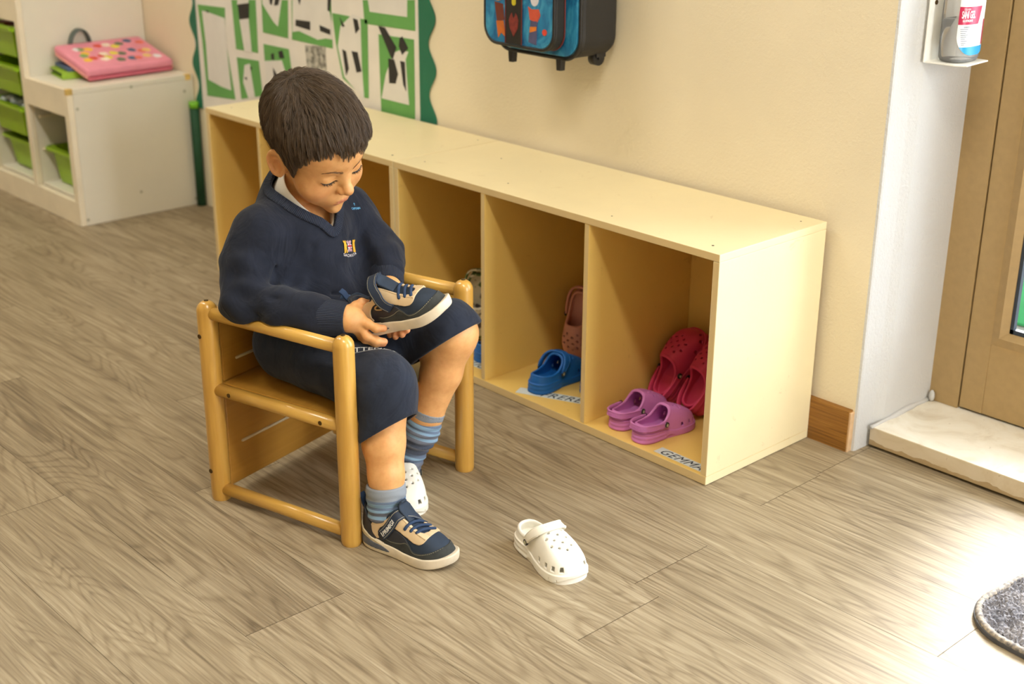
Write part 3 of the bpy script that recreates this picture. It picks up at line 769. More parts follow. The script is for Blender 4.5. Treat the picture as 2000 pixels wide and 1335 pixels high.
for x_ in (-.600, -.775):
    m = MB(); m.tube([(x_-.009-BO.x, .296-BO.y, .6955-BO.z), (x_+.009-BO.x, .296-BO.y, .6955-BO.z)], .0165, 24)
    wh = m.obj('wheel', M_bpipe, bp)
    m = MB(); m.box(x_-.013-BO.x, x_-.010-BO.x, .284-BO.y, .312-BO.y, .697-BO.z, .725-BO.z, .001); m.box(x_+.010-BO.x, x_+.013-BO.x, .284-BO.y, .312-BO.y, .697-BO.z, .725-BO.z, .001)
    m.tube([(x_+.009-BO.x, .296-BO.y, .6955-BO.z), (x_+.0135-BO.x, .296-BO.y, .6955-BO.z)], .005, 12); m.obj('wheel_bracket', M_bblack, wh)
m = MB(); m.tube([(-.69+.03*math.cos(PI*k/10)-BO.x, .30-BO.y, 1.075+.05*math.sin(PI*k/10)-BO.z) for k in range(11)], .006, 10); m.obj('carry_loop', M_bblack, bp)
m = MB(); m.tube([(-.69, WY+.001, 1.13), (-.69, .30, 1.115), (-.69, .285, 1.13)], .005, 10); m.box(-.705, -.675, WY-.005, WY, 1.10, 1.16, .002)
tag(m.obj('wall_hook', plain('hook_metal', rgb(170, 165, 150), .35, .05, Metallic=.8)), 'metal wall hook the blue school bag hangs from', 'hook')

# ================================================================== SANITISER ON ITS BRACKET
M_brk = plain('white_powder_coat', rgb(240, 238, 230), .4, .03)
br = empty('bottle_bracket', (.1125, .46, .762)); tag(br, 'white wall bracket holding the gel bottle beside the door', 'bracket')
BR = Vector((.1125, .46, .762))
m = MB(); m.box(-.0005, .0025, -.052, .055, 0, .26, .001); m.obj('back_plate', M_brk, br)
m = MB(); P_ = [(.0, -.050), (.060, -.046), (.078, -.034), (.072, .050), (.0, .055)]
m.prism(P_, (0, 0, .0030), (0, 0, -.001), (1, 0, 0), (0, 1, 0), 0, .0008); m.obj('bottle_shelf', M_brk, br)
m = MB(); m.tube([(.002, -.034, .105), (.0045, -.034, .105)], .0040, 12); m.tube([(.002, -.034, .23), (.0045, -.034, .23)], .0040, 12); m.obj('screw_cap', M_screw, br)
def m_clear(name, tint, gl, milk):
    m = bpy.data.materials.new(name); m.use_nodes = True; t = m.node_tree; t.nodes.clear()
    o = t.nodes.new('ShaderNodeOutputMaterial'); mx = t.nodes.new('ShaderNodeMixShader'); m2 = t.nodes.new('ShaderNodeMixShader')
    tr = t.nodes.new('ShaderNodeBsdfTransparent'); g = t.nodes.new('ShaderNodeBsdfGlossy'); d = t.nodes.new('ShaderNodeBsdfDiffuse')
    tr.inputs[0].default_value = tint; g.inputs['Roughness'].default_value = gl; d.inputs[0].default_value = (.85, .86, .86, 1)
    lw = t.nodes.new('ShaderNodeLayerWeight'); lw.inputs[0].default_value = .10
    m2.inputs[0].default_value = milk; t.links.new(tr.outputs[0], m2.inputs[1]); t.links.new(d.outputs[0], m2.inputs[2])
    t.links.new(lw.outputs['Fresnel'], mx.inputs[0]); t.links.new(m2.outputs[0], mx.inputs[1]); t.links.new(g.outputs[0], mx.inputs[2])
    t.links.new(mx.outputs[0], o.inputs[0]); return m
M_pet = m_clear('clear_plastic_bottle', (.98, .98, .975, 1), .08, .20)
M_gel = m_clear('clear_gel', (.98, .985, .98, 1), .08, .06)
bt = empty('gel_bottle', (.151, .462, .7645)); tag(bt, 'clear hand gel bottle with red and blue label on wall bracket', 'bottle')
def oval(profile, mat, nm, par, n=48, e=2.6):
    V, F = [], []
    for z, rx, ry in profile:
        for k in range(n):
            a_ = 2*PI*k/n; c_, s_ = math.cos(a_), math.sin(a_)
            V.append((math.copysign(abs(c_)**(2/e), c_)*rx, math.copysign(abs(s_)**(2/e), s_)*ry, z))
    for i in range(len(profile)-1):
        for k in range(n): F.append((i*n+k, i*n+(k+1) % n, (i+1)*n+(k+1) % n, (i+1)*n+k))
    F.append(tuple(range(n))[::-1]); F.append(tuple((len(profile)-1)*n+k for k in range(n)))
    return mesh_obj(nm, V, F, mat, par, True)
bpf = [(0, .022, .034), (.002, .026, .039), (.008, .0285, .0415), (.03, .0295, .043), (.09, .0295, .043), (.135, .029, .0425), (.165, .027, .038), (.185, .021, .026), (.198, .014, .015), (.21, .0125, .0125), (.222, .0125, .0125)]
bs_ = oval(bpf, M_pet, 'bottle_body', bt)
oval([(.002, .020, .031), (.006, .0255, .038), (.03, .0278, .0412), (.074, .0278, .0412)], M_gel, 'gel', bt)
oval([(.222, .015, .015), (.24, .015, .015), (.242, .006, .006), (.262, .006, .006), (.264, .012, .012), (.272, .012, .012)], M_brk, 'pump_head', bt, 24, 2)
def wrap(u, v, off=.0004, e=2.6):
    """label coordinates on the +x face: u = metres along the face, v = height"""
    rx, ry = .0295+off, .043+off
    a_ = u/.043*1.0
    c_, s_ = math.cos(a_), math.sin(a_)
    return (abs(c_)**(2/e)*rx, math.copysign(abs(s_)**(2/e), s_)*ry, v)
def lab(nm, mat, poly, par, off, nu=14, nv=10):
    """poly: function v -> (u0,u1) between v0,v1"""
    v0, v1, fn = poly; V, F = [], []
    for j in range(nv+1):
        v = v0+(v1-v0)*j/nv; a_, b_ = fn(v)
        for i in range(nu+1): V.append(wrap(a_+(b_-a_)*i/nu, v, off))
    for j in range(nv):
        for i in range(nu): q = j*(nu+1)+i; F.append((q, q+1, q+nu+2, q+nu+1))
    return mesh_obj(nm, V, F, mat, par, True)
def oval_w(v): # label outline: round bottom
    if v < .05: k = max(0, 1-((.05-v)/.037)**2); return (-.050*math.sqrt(k), .045*math.sqrt(k))
    return (-.050+.10*max(0, v-.05)*.12, .045)
ML1 = plain('white_label', rgb(236, 240, 242), .3, .02); ML2 = plain('red_label', rgb(196, 44, 84), .3, .02); ML3 = plain('blue_label', rgb(40, 160, 214), .3, .02); ML4 = plain('grey_text', rgb(110, 118, 124), .5, 0)
lb = lab('label', ML1, (.0135, .150, oval_w), bt, .0005, 18, 26)
lab('red_band', ML2, (.0685, .0995, lambda v: (oval_w(v)[0], .000+(v-.0685)*.15)), lb, .0009)
lab('blue_band', ML3, (.0137, .029, oval_w), lb, .0009)
lab('red_panel', ML2, (.031, .075, lambda v: (.016, .024)), lb, .0009)
def wrap_text(txt, size, u, v, mat, bold=0, sp=1, xs=.66):
    V, F = text_mesh(txt, size, 0, 0, bold, sp); V[:, 0] *= xs
    mesh_obj('lettering', [wrap(u+p[0], v+p[1], .0013) for p in V], F, mat, lb)
wrap_text('SANI GEL', .0175, -.0255, .0800, ML1, .0005, .95, .50)
wrap_text('GEL DETERGENTE', .0056, -.0265, .0735, ML1, .0001, .85)
wrap_text('COOL FRESH', .0050, -.030, .0935, ML1, 0, .85)
wrap_text('+ +', .010, .012, .108, ML2)
m_rows = []
for k in range(9): lab('text_rows', ML4, (.0600-.0034*k, .0609-.0034*k, lambda v, k=k: (-.043+.0008*k, -.022-(k % 3)*.003)), lb, .0010, 6, 1)
for k in range(6): lab('text_rows', plain('pale_text', rgb(176, 186, 192), .5, 0), (.0585-.0040*k, .0590-.0040*k, lambda v, k=k: (-.016, .006-(k % 2)*.004)), lb, .0010, 6, 1)
wrap_text('Gel detergente mani', .0052, -.024, .0630, ML4, 0, .8)

# ================================================================== DOORMAT
def build_rug():
    def sd(x, y, hx, hy, r):
        qx, qy = np.abs(x)-hx+r, np.abs(y)-hy+r
        return np.hypot(np.maximum(qx, 0), np.maximum(qy, 0))+np.minimum(np.maximum(qx, qy), 0)-r
    hx, hy, r = .40, .235, .10
    h = .0030; nx, ny = int(2*hx/h)+1, int(2*hy/h)+1
    X, Y = np.meshgrid(np.linspace(-hx, hx, nx), np.linspace(-hy, hy, ny), indexing='ij')
    R = np.random.default_rng(3)
    Z = .008+R.random((nx, ny))*.0065+.002*np.sin(X*90+3*np.sin(Y*40))
    D = sd(X, Y, hx, hy, r); inside = D < -.012
    idx = -np.ones((nx, ny), int); keep = np.zeros((nx, ny), bool)
    F0 = inside[:-1, :-1] & inside[1:, :-1] & inside[1:, 1:] & inside[:-1, 1:]
    for a_, b_ in ((0, 0), (1, 0), (1, 1), (0, 1)): keep[a_:nx-1+a_, b_:ny-1+b_] |= F0
    idx[keep] = np.arange(keep.sum())
    XX = X+R.normal(0, .0006, X.shape); YY = Y+R.normal(0, .0006, X.shape)
    V = np.stack([XX[keep], YY[keep], Z[keep]], 1)
    i, j = np.nonzero(F0); F = np.stack([idx[i, j], idx[i+1, j], idx[i+1, j+1], idx[i, j+1]], 1)
    t = NT('grey_blue_pile'); v = t.coord(); n = t.noise(v, 520, 3, .7); n2 = t.noise(v, 14, 3, .6)
    t.base(t.ramp(t.math('ADD', t.math('MULTIPLY', n, .75), t.math('MULTIPLY', n2, .35)), [(.38, rgb(74, 76, 88)), (.55, rgb(124, 122, 126)), (.74, rgb(176, 168, 162))])); t.b.inputs['Roughness'].default_value = .95
    rt = empty('doormat', (.966, .124, 0), -.10); tag(rt, 'grey blue pile doormat with bound rounded corner by the door', 'rug')
    mesh_obj('pile', V, F, t.m, rt)
    P = []
    for cx, cy, a0 in ((hx-r, -hy+r, -PI/2), (hx-r, hy-r, 0), (-hx+r, hy-r, PI/2), (-hx+r, -hy+r, PI)):
        for k in range(13): P.append((cx+r*math.cos(a0+PI/2*k/12), cy+r*math.sin(a0+PI/2*k/12)))
    m = MB(); m.prism([(p[0]*.995, p[1]*.992) for p in P], (0, 0, .0075), (0, 0, .0006), (1, 0, 0), (0, 1, 0)); m.obj('backing', plain('rug_backing', rgb(84, 84, 88), .9, .1), rt)
    L = []
    for k in range(len(P)):
        a_, b_ = P[k], P[(k+1) % len(P)]; d = math.hypot(b_[0]-a_[0], b_[1]-a_[1]); q = max(1, int(d/.004))
        for s_ in range(q): f = s_/q; L.append((a_[0]+(b_[0]-a_[0])*f, a_[1]+(b_[1]-a_[1])*f))
    rim = [(p[0]*(1-.008/abs(hx)), p[1]*(1-.008/abs(hy)), .0085) for p in L]
    rad = [.0058+.0011*math.sin(k*2.1)*(.5+.5*math.sin(k*.37)) for k in range(len(rim))]
    t2 = NT('rug_binding'); n3 = t2.noise(t2.coord(), 160, 3, .6)
    t2.base(t2.ramp(n3, [(.35, rgb(104, 100, 100)), (.55, rgb(158, 148, 136)), (.7, rgb(196, 182, 160))])); t2.b.inputs['Roughness'].default_value = .9
    m = MB(); m.tube(rim+rim[:2], rad+rad[:2], 8, 0, False); m.obj('binding', t2.m, rt)
build_rug()
# ================================================================== implicit-surface modelling (numpy)
def nrm(a): return np.sqrt((a*a).sum(-1))
def A3(*p): return np.array(p, float)
def sphere(P, c, r): return nrm(P-A3(*c))-r
def ellip(P, c, r, R=None):
    q = P-A3(*c)
    if R is not None: q = q @ R
    r = A3(*r); k0 = nrm(q/r); k1 = nrm(q/(r*r))+1e-9
    return k0*(k0-1)/k1
def cap(P, a, b, ra, rb=None):
    a, b = A3(*a), A3(*b); rb = ra if rb is None else rb
    d = b-a; t = np.clip(((P-a) @ d)/(d @ d), 0, 1)
    return nrm(P-a-t[:, None]*d)-(ra+(rb-ra)*t)
def chain(P, pts, rs, k=0.0):
    d = None
    for i in range(len(pts)-1):
        e = cap(P, pts[i], pts[i+1], rs[i], rs[i+1]); d = e if d is None else (smin(d, e, k) if k else np.minimum(d, e))
    return d
def smin(a, b, k):
    h = np.maximum(k-np.abs(a-b), 0)/k; return np.minimum(a, b)-h*h*k*.25
def smax(a, b, k): return -smin(-a, -b, k)
def rot_zyx(yaw, pit, rol):
    return np.array(Matrix.Rotation(yaw, 3, 'Z') @ Matrix.Rotation(pit, 3, 'Y') @ Matrix.Rotation(rol, 3, 'X'))
def boxs(P, c, h, r=0, R=None):
    q = P-A3(*c)
    if R is not None: q = q @ R
    q = np.abs(q)-(A3(*h)-r)
    return nrm(np.maximum(q, 0))+np.minimum(q.max(-1), 0)-r
def cyl(P, c, ax, r, h):
    ax = A3(*ax); ax = ax/np.linalg.norm(ax); q = P-A3(*c); z = q @ ax
    rad = nrm(q-z[:, None]*ax)
    return np.maximum(rad-r, np.abs(z)-h)
def poly2(x, y, poly):
    """signed distance to a closed polygon"""
    p = np.asarray(poly, float); d = np.full(x.shape, 1e9); s = np.ones(x.shape)
    n = len(p)
    for i in range(n):
        a = p[i]; b = p[i-1]; ex, ey = b-a; wx, wy = x-a[0], y-a[1]
        t = np.clip((wx*ex+wy*ey)/(ex*ex+ey*ey+1e-18), 0, 1)
        d = np.minimum(d, (wx-ex*t)**2+(wy-ey*t)**2)
        c1 = y >= a[1]; c2 = y < b[1]; c3 = ex*wy > ey*wx
        f = (c1 & c2 & c3) | (~c1 & ~c2 & ~c3); s = np.where(f, -s, s)
    return s*np.sqrt(d)
class PolyGrid:
    """fast lookup of poly2 on a fine 2D grid"""
    def __init__(s, poly, h=.0005, pad=.03):
        p = np.asarray(poly, float); s.h = h; s.lo = p.min(0)-pad; n = np.ceil((p.max(0)+pad-s.lo)/h).astype(int)+2
        X, Y = np.meshgrid(s.lo[0]+h*np.arange(n[0]), s.lo[1]+h*np.arange(n[1]), indexing='ij')
        s.G = poly2(X.ravel(), Y.ravel(), p).reshape(n); s.n = n
    def __call__(s, x, y):
        u = np.clip((x-s.lo[0])/s.h, 0, s.n[0]-1.001); v = np.clip((y-s.lo[1])/s.h, 0, s.n[1]-1.001)
        i = u.astype(int); j = v.astype(int); u = u-i; v = v-j; G = s.G
        return (G[i, j]*(1-u)+G[i+1, j]*u)*(1-v)+(G[i, j+1]*(1-u)+G[i+1, j+1]*u)*v
def smooth_poly(pts, n=8, closed=True):
    """Catmull-Rom through points"""
    p = np.asarray(pts, float); m = len(p); out = []
    for i in range(m if closed else m-1):
        if closed: a, b, c, d = p[i-1], p[i], p[(i+1) % m], p[(i+2) % m]
        else: a, b, c, d = p[max(i-1, 0)], p[i], p[i+1], p[min(i+2, m-1)]
        for k in range(n):
            t = k/n
            out.append(.5*((2*b)+(-a+c)*t+(2*a-5*b+4*c-d)*t*t+(-a+3*b-3*c+d)*t**3))
    if not closed: out.append(p[-1])
    return np.array(out)
def unitgrad(f, P, e=6e-4):
    g = np.stack([f(P+np.eye(3)[k]*e)-f(P-np.eye(3)[k]*e) for k in range(3)], -1)/(2*e)
    return g
def normed(f):
    def g(P):
        d = f(P); m = nrm(unitgrad(f, P)); return d/np.clip(m, .25, 4.0)
    return g

def sdf_mesh(f, lo, hi, h, coarse=4, project=2, margin=1.9):
    """sparse surface nets -> V, F(quads)"""
    lo, hi = A3(*lo), A3(*hi)
    n = np.maximum(np.ceil((hi-lo)/(h*coarse)).astype(int), 2)
    cx = [lo[k]+h*coarse*(np.arange(n[k])+.5) for k in range(3)]
    G = np.stack(np.meshgrid(*cx, indexing='ij'), -1).reshape(-1, 3)
    dc = f(G).reshape(n)
    N = n*coarse+1
    D = np.where(np.repeat(np.repeat(np.repeat(dc, coarse, 0), coarse, 1), coarse, 2) > 0, 1., -1.).astype(np.float32)
    D = np.pad(D, ((0, 1), (0, 1), (0, 1)), mode='edge')
    act = np.argwhere(np.abs(dc) < h*coarse*margin)
    o = np.stack(np.meshgrid(*[np.arange(coarse+1)]*3, indexing='ij'), -1).reshape(-1, 3)
    CH = 4000
    for s in range(0, len(act), CH):
        I = (act[s:s+CH, None, :]*coarse+o[None]).reshape(-1, 3)
        D[I[:, 0], I[:, 1], I[:, 2]] = f(lo+I*h)
    S = D < 0
    c8 = np.zeros(tuple(N-1), np.uint8)
    for k, (a, b, c) in enumerate([(0,0,0),(1,0,0),(0,1,0),(1,1,0),(0,0,1),(1,0,1),(0,1,1),(1,1,1)]):
        c8 += S[a:N[0]-1+a, b:N[1]-1+b, c:N[2]-1+c].astype(np.uint8)
    cells = np.argwhere((c8 > 0) & (c8 < 8))
    idx = np.full(tuple(N-1), -1, np.int64); idx[tuple(cells.T)] = np.arange(len(cells))
    acc = np.zeros((len(cells), 3)); cnt = np.zeros(len(cells))
    cor = np.array([(0,0,0),(1,0,0),(0,1,0),(1,1,0),(0,0,1),(1,0,1),(0,1,1),(1,1,1)])
    vals = np.stack([D[tuple((cells+c).T)] for c in cor], 1)
    for a, b in [(0,1),(2,3),(4,5),(6,7),(0,2),(1,3),(4,6),(5,7),(0,4),(1,5),(2,6),(3,7)]:
        va, vb = vals[:, a], vals[:, b]; m = (va < 0) != (vb < 0)
        t = np.clip(va[m]/(va[m]-vb[m]), .02, .98)[:, None]
        acc[m] += cor[a]+(cor[b]-cor[a])*t; cnt[m] += 1
    V = lo+(cells+acc/cnt[:, None])*h
    F = []
    for ax in range(3):
        u, v = (ax+1) % 3, (ax+2) % 3
        sl0 = [slice(1, N[k]-1) for k in range(3)]; sl0[ax] = slice(0, N[ax]-1)
        sl1 = list(sl0); sl1[ax] = slice(1, N[ax])
        a, b = S[tuple(sl0)], S[tuple(sl1)]
        E = np.argwhere(a != b)
        if not len(E): continue
        flip = a[tuple(E.T)]
        off = np.array([1, 1, 1]); off[ax] = 0; E = E+off
        du = np.zeros(3, int); du[u] = 1; dv = np.zeros(3, int); dv[v] = 1
        q = np.stack([idx[tuple((E-du-dv).T)], idx[tuple((E-dv).T)], idx[tuple(E.T)], idx[tuple((E-du).T)]], 1)
        q[~flip] = q[~flip][:, ::-1]
        F.append(q[(q >= 0).all(1)])
    F = np.concatenate(F) if F else np.zeros((0, 4), int)
    for _ in range(project):
        g = unitgrad(f, V, h*.25); d = f(V); m2 = (g*g).sum(1)
        st = (d/np.clip(m2, .1, None))[:, None]*g
        l = nrm(st); st *= np.minimum(1, h*.6/np.maximum(l, 1e-12))[:, None]; V = V-st
    return V, F
def fast_mesh(name, V, F, mats, parent=None, midx=None, smooth=True):
    me = bpy.data.meshes.new(name); F = np.asarray(F, np.int32)
    me.vertices.add(len(V)); me.vertices.foreach_set('co', np.asarray(V, np.float32).ravel())
    me.loops.add(F.size); me.loops.foreach_set('vertex_index', F.ravel())
    me.polygons.add(len(F)); me.polygons.foreach_set('loop_start', np.arange(0, F.size, F.shape[1], dtype=np.int32))
    me.polygons.foreach_set('loop_total', np.full(len(F), F.shape[1], np.int32))
    if not isinstance(mats, (list, tuple)): mats = [mats]
    for m in mats: me.materials.append(m)
    if midx is not None: me.polygons.foreach_set('material_index', np.asarray(midx, np.int32))
    me.update(calc_edges=True); me.validate()
    me.polygons.foreach_set('use_smooth', np.full(len(me.polygons), smooth))
    return link(bpy.data.objects.new(name, me), parent)
def vattr(o, name, a):
    at = o.data.attributes.new(name, 'FLOAT', 'POINT'); at.data.foreach_set('value', np.asarray(a, np.float32))
def drop_small(V, F, keep=1):
    """keep the largest connected pieces"""
    n = len(V); lab = np.arange(n)
    while True:
        m = lab[F].min(1); new = lab.copy()
        for k in range(F.shape[1]): np.minimum.at(new, F[:, k], m)
        new = new[new]
        if (new == lab).all(): break
        lab = new
    u, c = np.unique(lab, return_counts=True); ks = u[np.argsort(-c)[:keep]]
    sel = np.isin(lab, ks); mp = -np.ones(n, int); mp[sel] = np.arange(sel.sum())
    return V[sel], mp[F[sel[F[:, 0]]]]

# ================================================================== FOAM CLOGS
CL = .165
_cx = [0, .004, .012, .028, .050, .068, .090, .115, .135, .150, .160, .165]
_cl = [.006, .0150, .0220, .0268, .0280, .0285, .0325, .0370, .0372, .0325, .0225, .008]
_cm = [.006, .0150, .0220, .0262, .0268, .0260, .0295, .0340, .0350, .0320, .0235, .009]
def clog_geo(mirror):
    """foot-shaped hollow foam clog, x heel->toe, lateral side -y (right foot)"""
    lat, med = (_cl, _cm)
    out = [(x, -l) for x, l in zip(_cx, lat)]+[(x, m_) for x, m_ in zip(_cx[::-1], med[::-1])]
    OUT = smooth_poly(out, 6)
    hx = [-.01, 0, .02, .045, .065, .085, .105, .125, .145, .158, .166, .18]
    hz = [.050, .052, .055, .060, .0670, .0690, .0635, .0550, .0455, .0380, .0305, .02]
    cut = smooth_poly([(-.03, .0425), (-.002, .0415), (.020, .0370), (.040, .0355), (.060, .0395), (.0720, .0490), (.0795, .0600), (.0860, .0760), (.091, .10), (-.03, .10)], 5)
    OG = PolyGrid(OUT); CG = PolyGrid(cut)
    def base(P, ins=0.0):
        x, y, z = P.T
        d2 = OG(x, y)+ins
        h = np.interp(x, hx, hz)-ins
        # dome: the allowed inset grows toward the top
        zz = np.clip(z/np.maximum(h, .004), 0, 1.4)
        wloc = .024
        inset = wloc*(1-np.sqrt(np.clip(1-np.clip(zz, 0, 1)**3.2, 0, 1)))
        return smax(d2+inset*.92, z-h, .008)
    baseN = normed(base); innerN = normed(lambda P: base(P, .0042))
    holes = [(.099, -.0125), (.099, .0125), (.107, -.0215), (.107, 0), (.107, .0215), (.115, -.0115), (.115, .0115), (.123, -.0215), (.123, 0), (.123, .0215), (.131, -.0115), (.131, .0115), (.1375, 0)]
    OUT_C = np.array(OUT)
    vents = []
    for x, s in ((.108, -1), (.128, -1), (.1465, -1), (.158, -1), (.118, 1), (.143, 1), (.159, 1)):
        sel = OUT_C[OUT_C[:, 1]*s > 0]; p = sel[np.argmin(np.abs(sel[:, 0]-x))]
        q = sel[np.argmin(np.abs(sel[:, 0]-x-.004))]; r_ = sel[np.argmin(np.abs(sel[:, 0]-x+.004))]
        t = q-r_; t = t/(np.linalg.norm(t)+1e-9); n_ = np.array([t[1], -t[0]])
        if n_ @ (p-np.array([.11, 0])) < 0: n_ = -n_
        vents.append((p, n_))
    def f(P):
        x, y, z = P.T
        d0 = baseN(P); din = innerN(P)
        din = np.maximum(din, .0155+.010*np.clip((.06-x)/.06, 0, 1)*.5-z)
        shell = smax(d0, -din, .0012)
        dc = CG(x, z)
        shell = smax(shell, -dc, .0015)
        bead = np.hypot(d0+.0018, dc)-.0024
        bead = np.maximum(bead, .03-z)
        shell = smin(shell, bead, .0015)
        for hx_, hy_ in holes:
            shell = smax(shell, -np.maximum(np.hypot(x-hx_, y-hy_)-.0025, .026-z), .0008)
        for p, n_ in vents:
            t_ = np.array([-n_[1], n_[0]]); u = (x-p[0])*t_[0]+(y-p[1])*t_[1]; w_ = (x-p[0])*n_[0]+(y-p[1])*n_[1]
            q = np.maximum(np.maximum(np.abs(u)-(.0036-.14*(z-.022)), np.abs(z-.0250)-.0042), np.abs(w_)-.011)
            shell = smax(shell, -q, .001)
        # outsole
        dso = OG(x, y)-.0016
        top = np.interp(x, [0, .05, .07, .09, .165], [.0235, .0225, .0185, .0150, .0165])
        groove = np.where(x < .062, .00045*np.cos(z*2*np.pi/.0090), 0.0)
        flare = .0012*np.clip((.02-z)/.02, 0, 1)*np.where(x < .06, 1, .5)
        sole = smax(np.maximum(dso+groove-flare, z-top), -z, .003)
        arch = np.hypot(x-.074, (z+.014)*1.0)-.0205
        toe_up = z-(.0095*np.clip((x-.135)/.03, 0, 1)**2)
        sole = smax(sole, -arch, .003); sole = smax(sole, -toe_up, .002)
        # tread notches round the toe edge
        sole = np.maximum(sole, -np.maximum(np.abs(((x*.5+y) % .013)-.0065)-.0006, np.maximum(z-.0085, np.maximum(.13-x, -(dso+.0018)))))
        return smin(shell, sole, .0015)
    V, F = sdf_mesh(f, (-.008, -.044, -.004), (.172, .044, .072), .00115, 4, 2, 2.4)
    V, F = drop_small(V, F, 1)
    return V, F
PIV = (.0590, .0285, .0355)
def clog_strap(fwd):
    """U strap between the two rivets: round the heel, or swung forward over the instep"""
    P, N, W, T = [], [], [], []
    n = 44
    for k in range(n+1):
        a = PI*k/n; s = math.sin(a); c = math.cos(a)
        if fwd:
            p = (PIV[0]+.002+.030*s**.8, .0325*math.copysign(abs(c)**.72, c), PIV[2]+.0345*s**.62)
            nn = (.22*s, c*1.0, 1.0*s)
        else:
            p = (PIV[0]-.0640*s**.85, .0306*math.copysign(abs(c)**.58, c), PIV[2]+.0030*s)
            nn = (-s, c, .06)
        P.append(p); N.append(nn); W.append((.0115 if fwd else .0105)+(.0065 if fwd else .0035)*min(1, s*1.8)); T.append(.0038)
    V, F = ribbon(P, N, np.array(W), np.array(T), False, edge=.45)
    # raised rim lines and embossed word
    V = list(V); F = list(F); P = np.array(P); N = np.array(N)
    T_ = np.gradient(P, axis=0); L = np.concatenate([[0], np.cumsum(np.linalg.norm(np.diff(P, axis=0), axis=1))])
    Tn = T_/np.linalg.norm(T_, axis=1)[:, None]; Nn_ = N-Tn*(N*Tn).sum(1)[:, None]; Nn_ /= np.linalg.norm(Nn_, axis=1)[:, None]; B = np.cross(Tn, Nn_)
    def at(s_):
        return [np.array([np.interp(s_, L, q[:, k]) for k in range(3)]) for q in (P, Nn_, B)]
    for sgn in (-1, 1):
        m0 = len(V); st = np.linspace(L[-1]*.06, L[-1]*.94, 40)
        for s_ in st:
            p, n_, b = at(s_); w_ = np.interp(s_, L, W)
            for du, dn in ((-.0007, .0017), (-.0004, .0027), (.0004, .0027), (.0007, .0017)): V.append(p+b*(sgn*w_*.40+du)+n_*dn)
        for i in range(len(st)-1):
            for k in range(3): F.append((m0+i*4+k, m0+i*4+4+k, m0+i*4+5+k, m0+i*4+k+1))
    tv, tf = text_mesh('crocs', .0105, .0004, 0, .0002, 1.0)
    m0 = len(V); flip = 1 if B[len(B)//2][2] > 0 or fwd else -1
    for q in tv:
        s_ = L[-1]/2+q[0]*(1 if True else -1); p, n_, b = at(s_)
        sg = (1 if b[2] > 0 else -1) if not fwd else (-1 if b[0] < 0 else 1)
        V.append(p+b*sg*(q[1]-.0035)+n_*(.0021+q[2]))
    F += [tuple(m0+i for i in f) for f in tf]
    return V, F
def rivet_geo():
    m = MB(); m.tube([(0, 0, 0), (0, .0022, 0), (0, .0030, 0)], [.0062, .0062, .0050], 24); return m
CLOG = {}
def clog_build():
    V, F = clog_geo(False)
    CLOG['R'] = (V, F); CLOG['L'] = (V*np.array([1, -1, 1]), F[:, ::-1])
    for k in (0, 1): CLOG['strap', k] = clog_strap(bool(k))
clog_build()
M_rivet = plain('black_rivet', rgb(38, 34, 32), .4, 0); M_logo = plain('pale_logo', rgb(206, 204, 170), .5, 0)
def foam(name, c, var=.03): return plain(name, c, .55, var, 25, .25, 700, .0003, Subsurface_Weight=.0)
LOGO = [(-.0028, -.0030), (.0030, -.0032), (.0022, -.0010), (.0034, .0002), (.0012, .0012), (.0010, .0034), (-.0004, .0036), (-.0012, .0014), (-.0026, .0004), (-.0016, -.0012)]
MESHC = {}
def make_clog(mat, side, fwd, label=None, group=None, parent=None, name='clog', strap_mat=None):
    root = empty(name, (0, 0, 0), 0, parent)
    if label: tag(root, label, 'clog', group)
    key = ('body', side)
    if key not in MESHC:
        o = fast_mesh('foam_body', *CLOG[side], mat); COL.objects.unlink(o); MESHC[key] = o.data; bpy.data.objects.remove(o)
    me = MESHC[key].copy(); me.materials.clear(); me.materials.append(mat)
    link(bpy.data.objects.new('foam_body', me), root)
    V, F = CLOG['strap', fwd]
    so = fix_normals(mesh_obj('strap', V, F, strap_mat or mat, root))
    for p in so.data.polygons: p.use_smooth = len(p.vertices) == 4 and p.area > 2e-6
    for s in (-1, 1):
        m = rivet_geo()
        m.prism(LOGO, (0, .0004, 0), (0, .0030, 0), (1, 0, 0), (0, 0, 1), 1)
        o = m.obj('rivet', [M_rivet, M_logo], root)
        o.location = (PIV[0]+(.003 if fwd else 0), s*(PIV[1]+.0030), PIV[2])
        if s < 0: o.rotation_euler = (0, 0, PI)
    return root
M_cwhite = foam('white_foam', rgb(244, 240, 228)); M_cpur = foam('orchid_foam', rgb(204, 124, 192)); M_cred = foam('raspberry_foam', rgb(206, 58, 100))
M_cblue = foam('royal_blue_foam', rgb(16, 96, 176)); M_cpink = foam('dusty_pink_foam', rgb(214, 152, 144))
place(make_clog(M_cwhite, 'R', True, 'white foam clog lying alone on the floor in front of the shelf'), pose(-.082, -.394, 0, -.19))
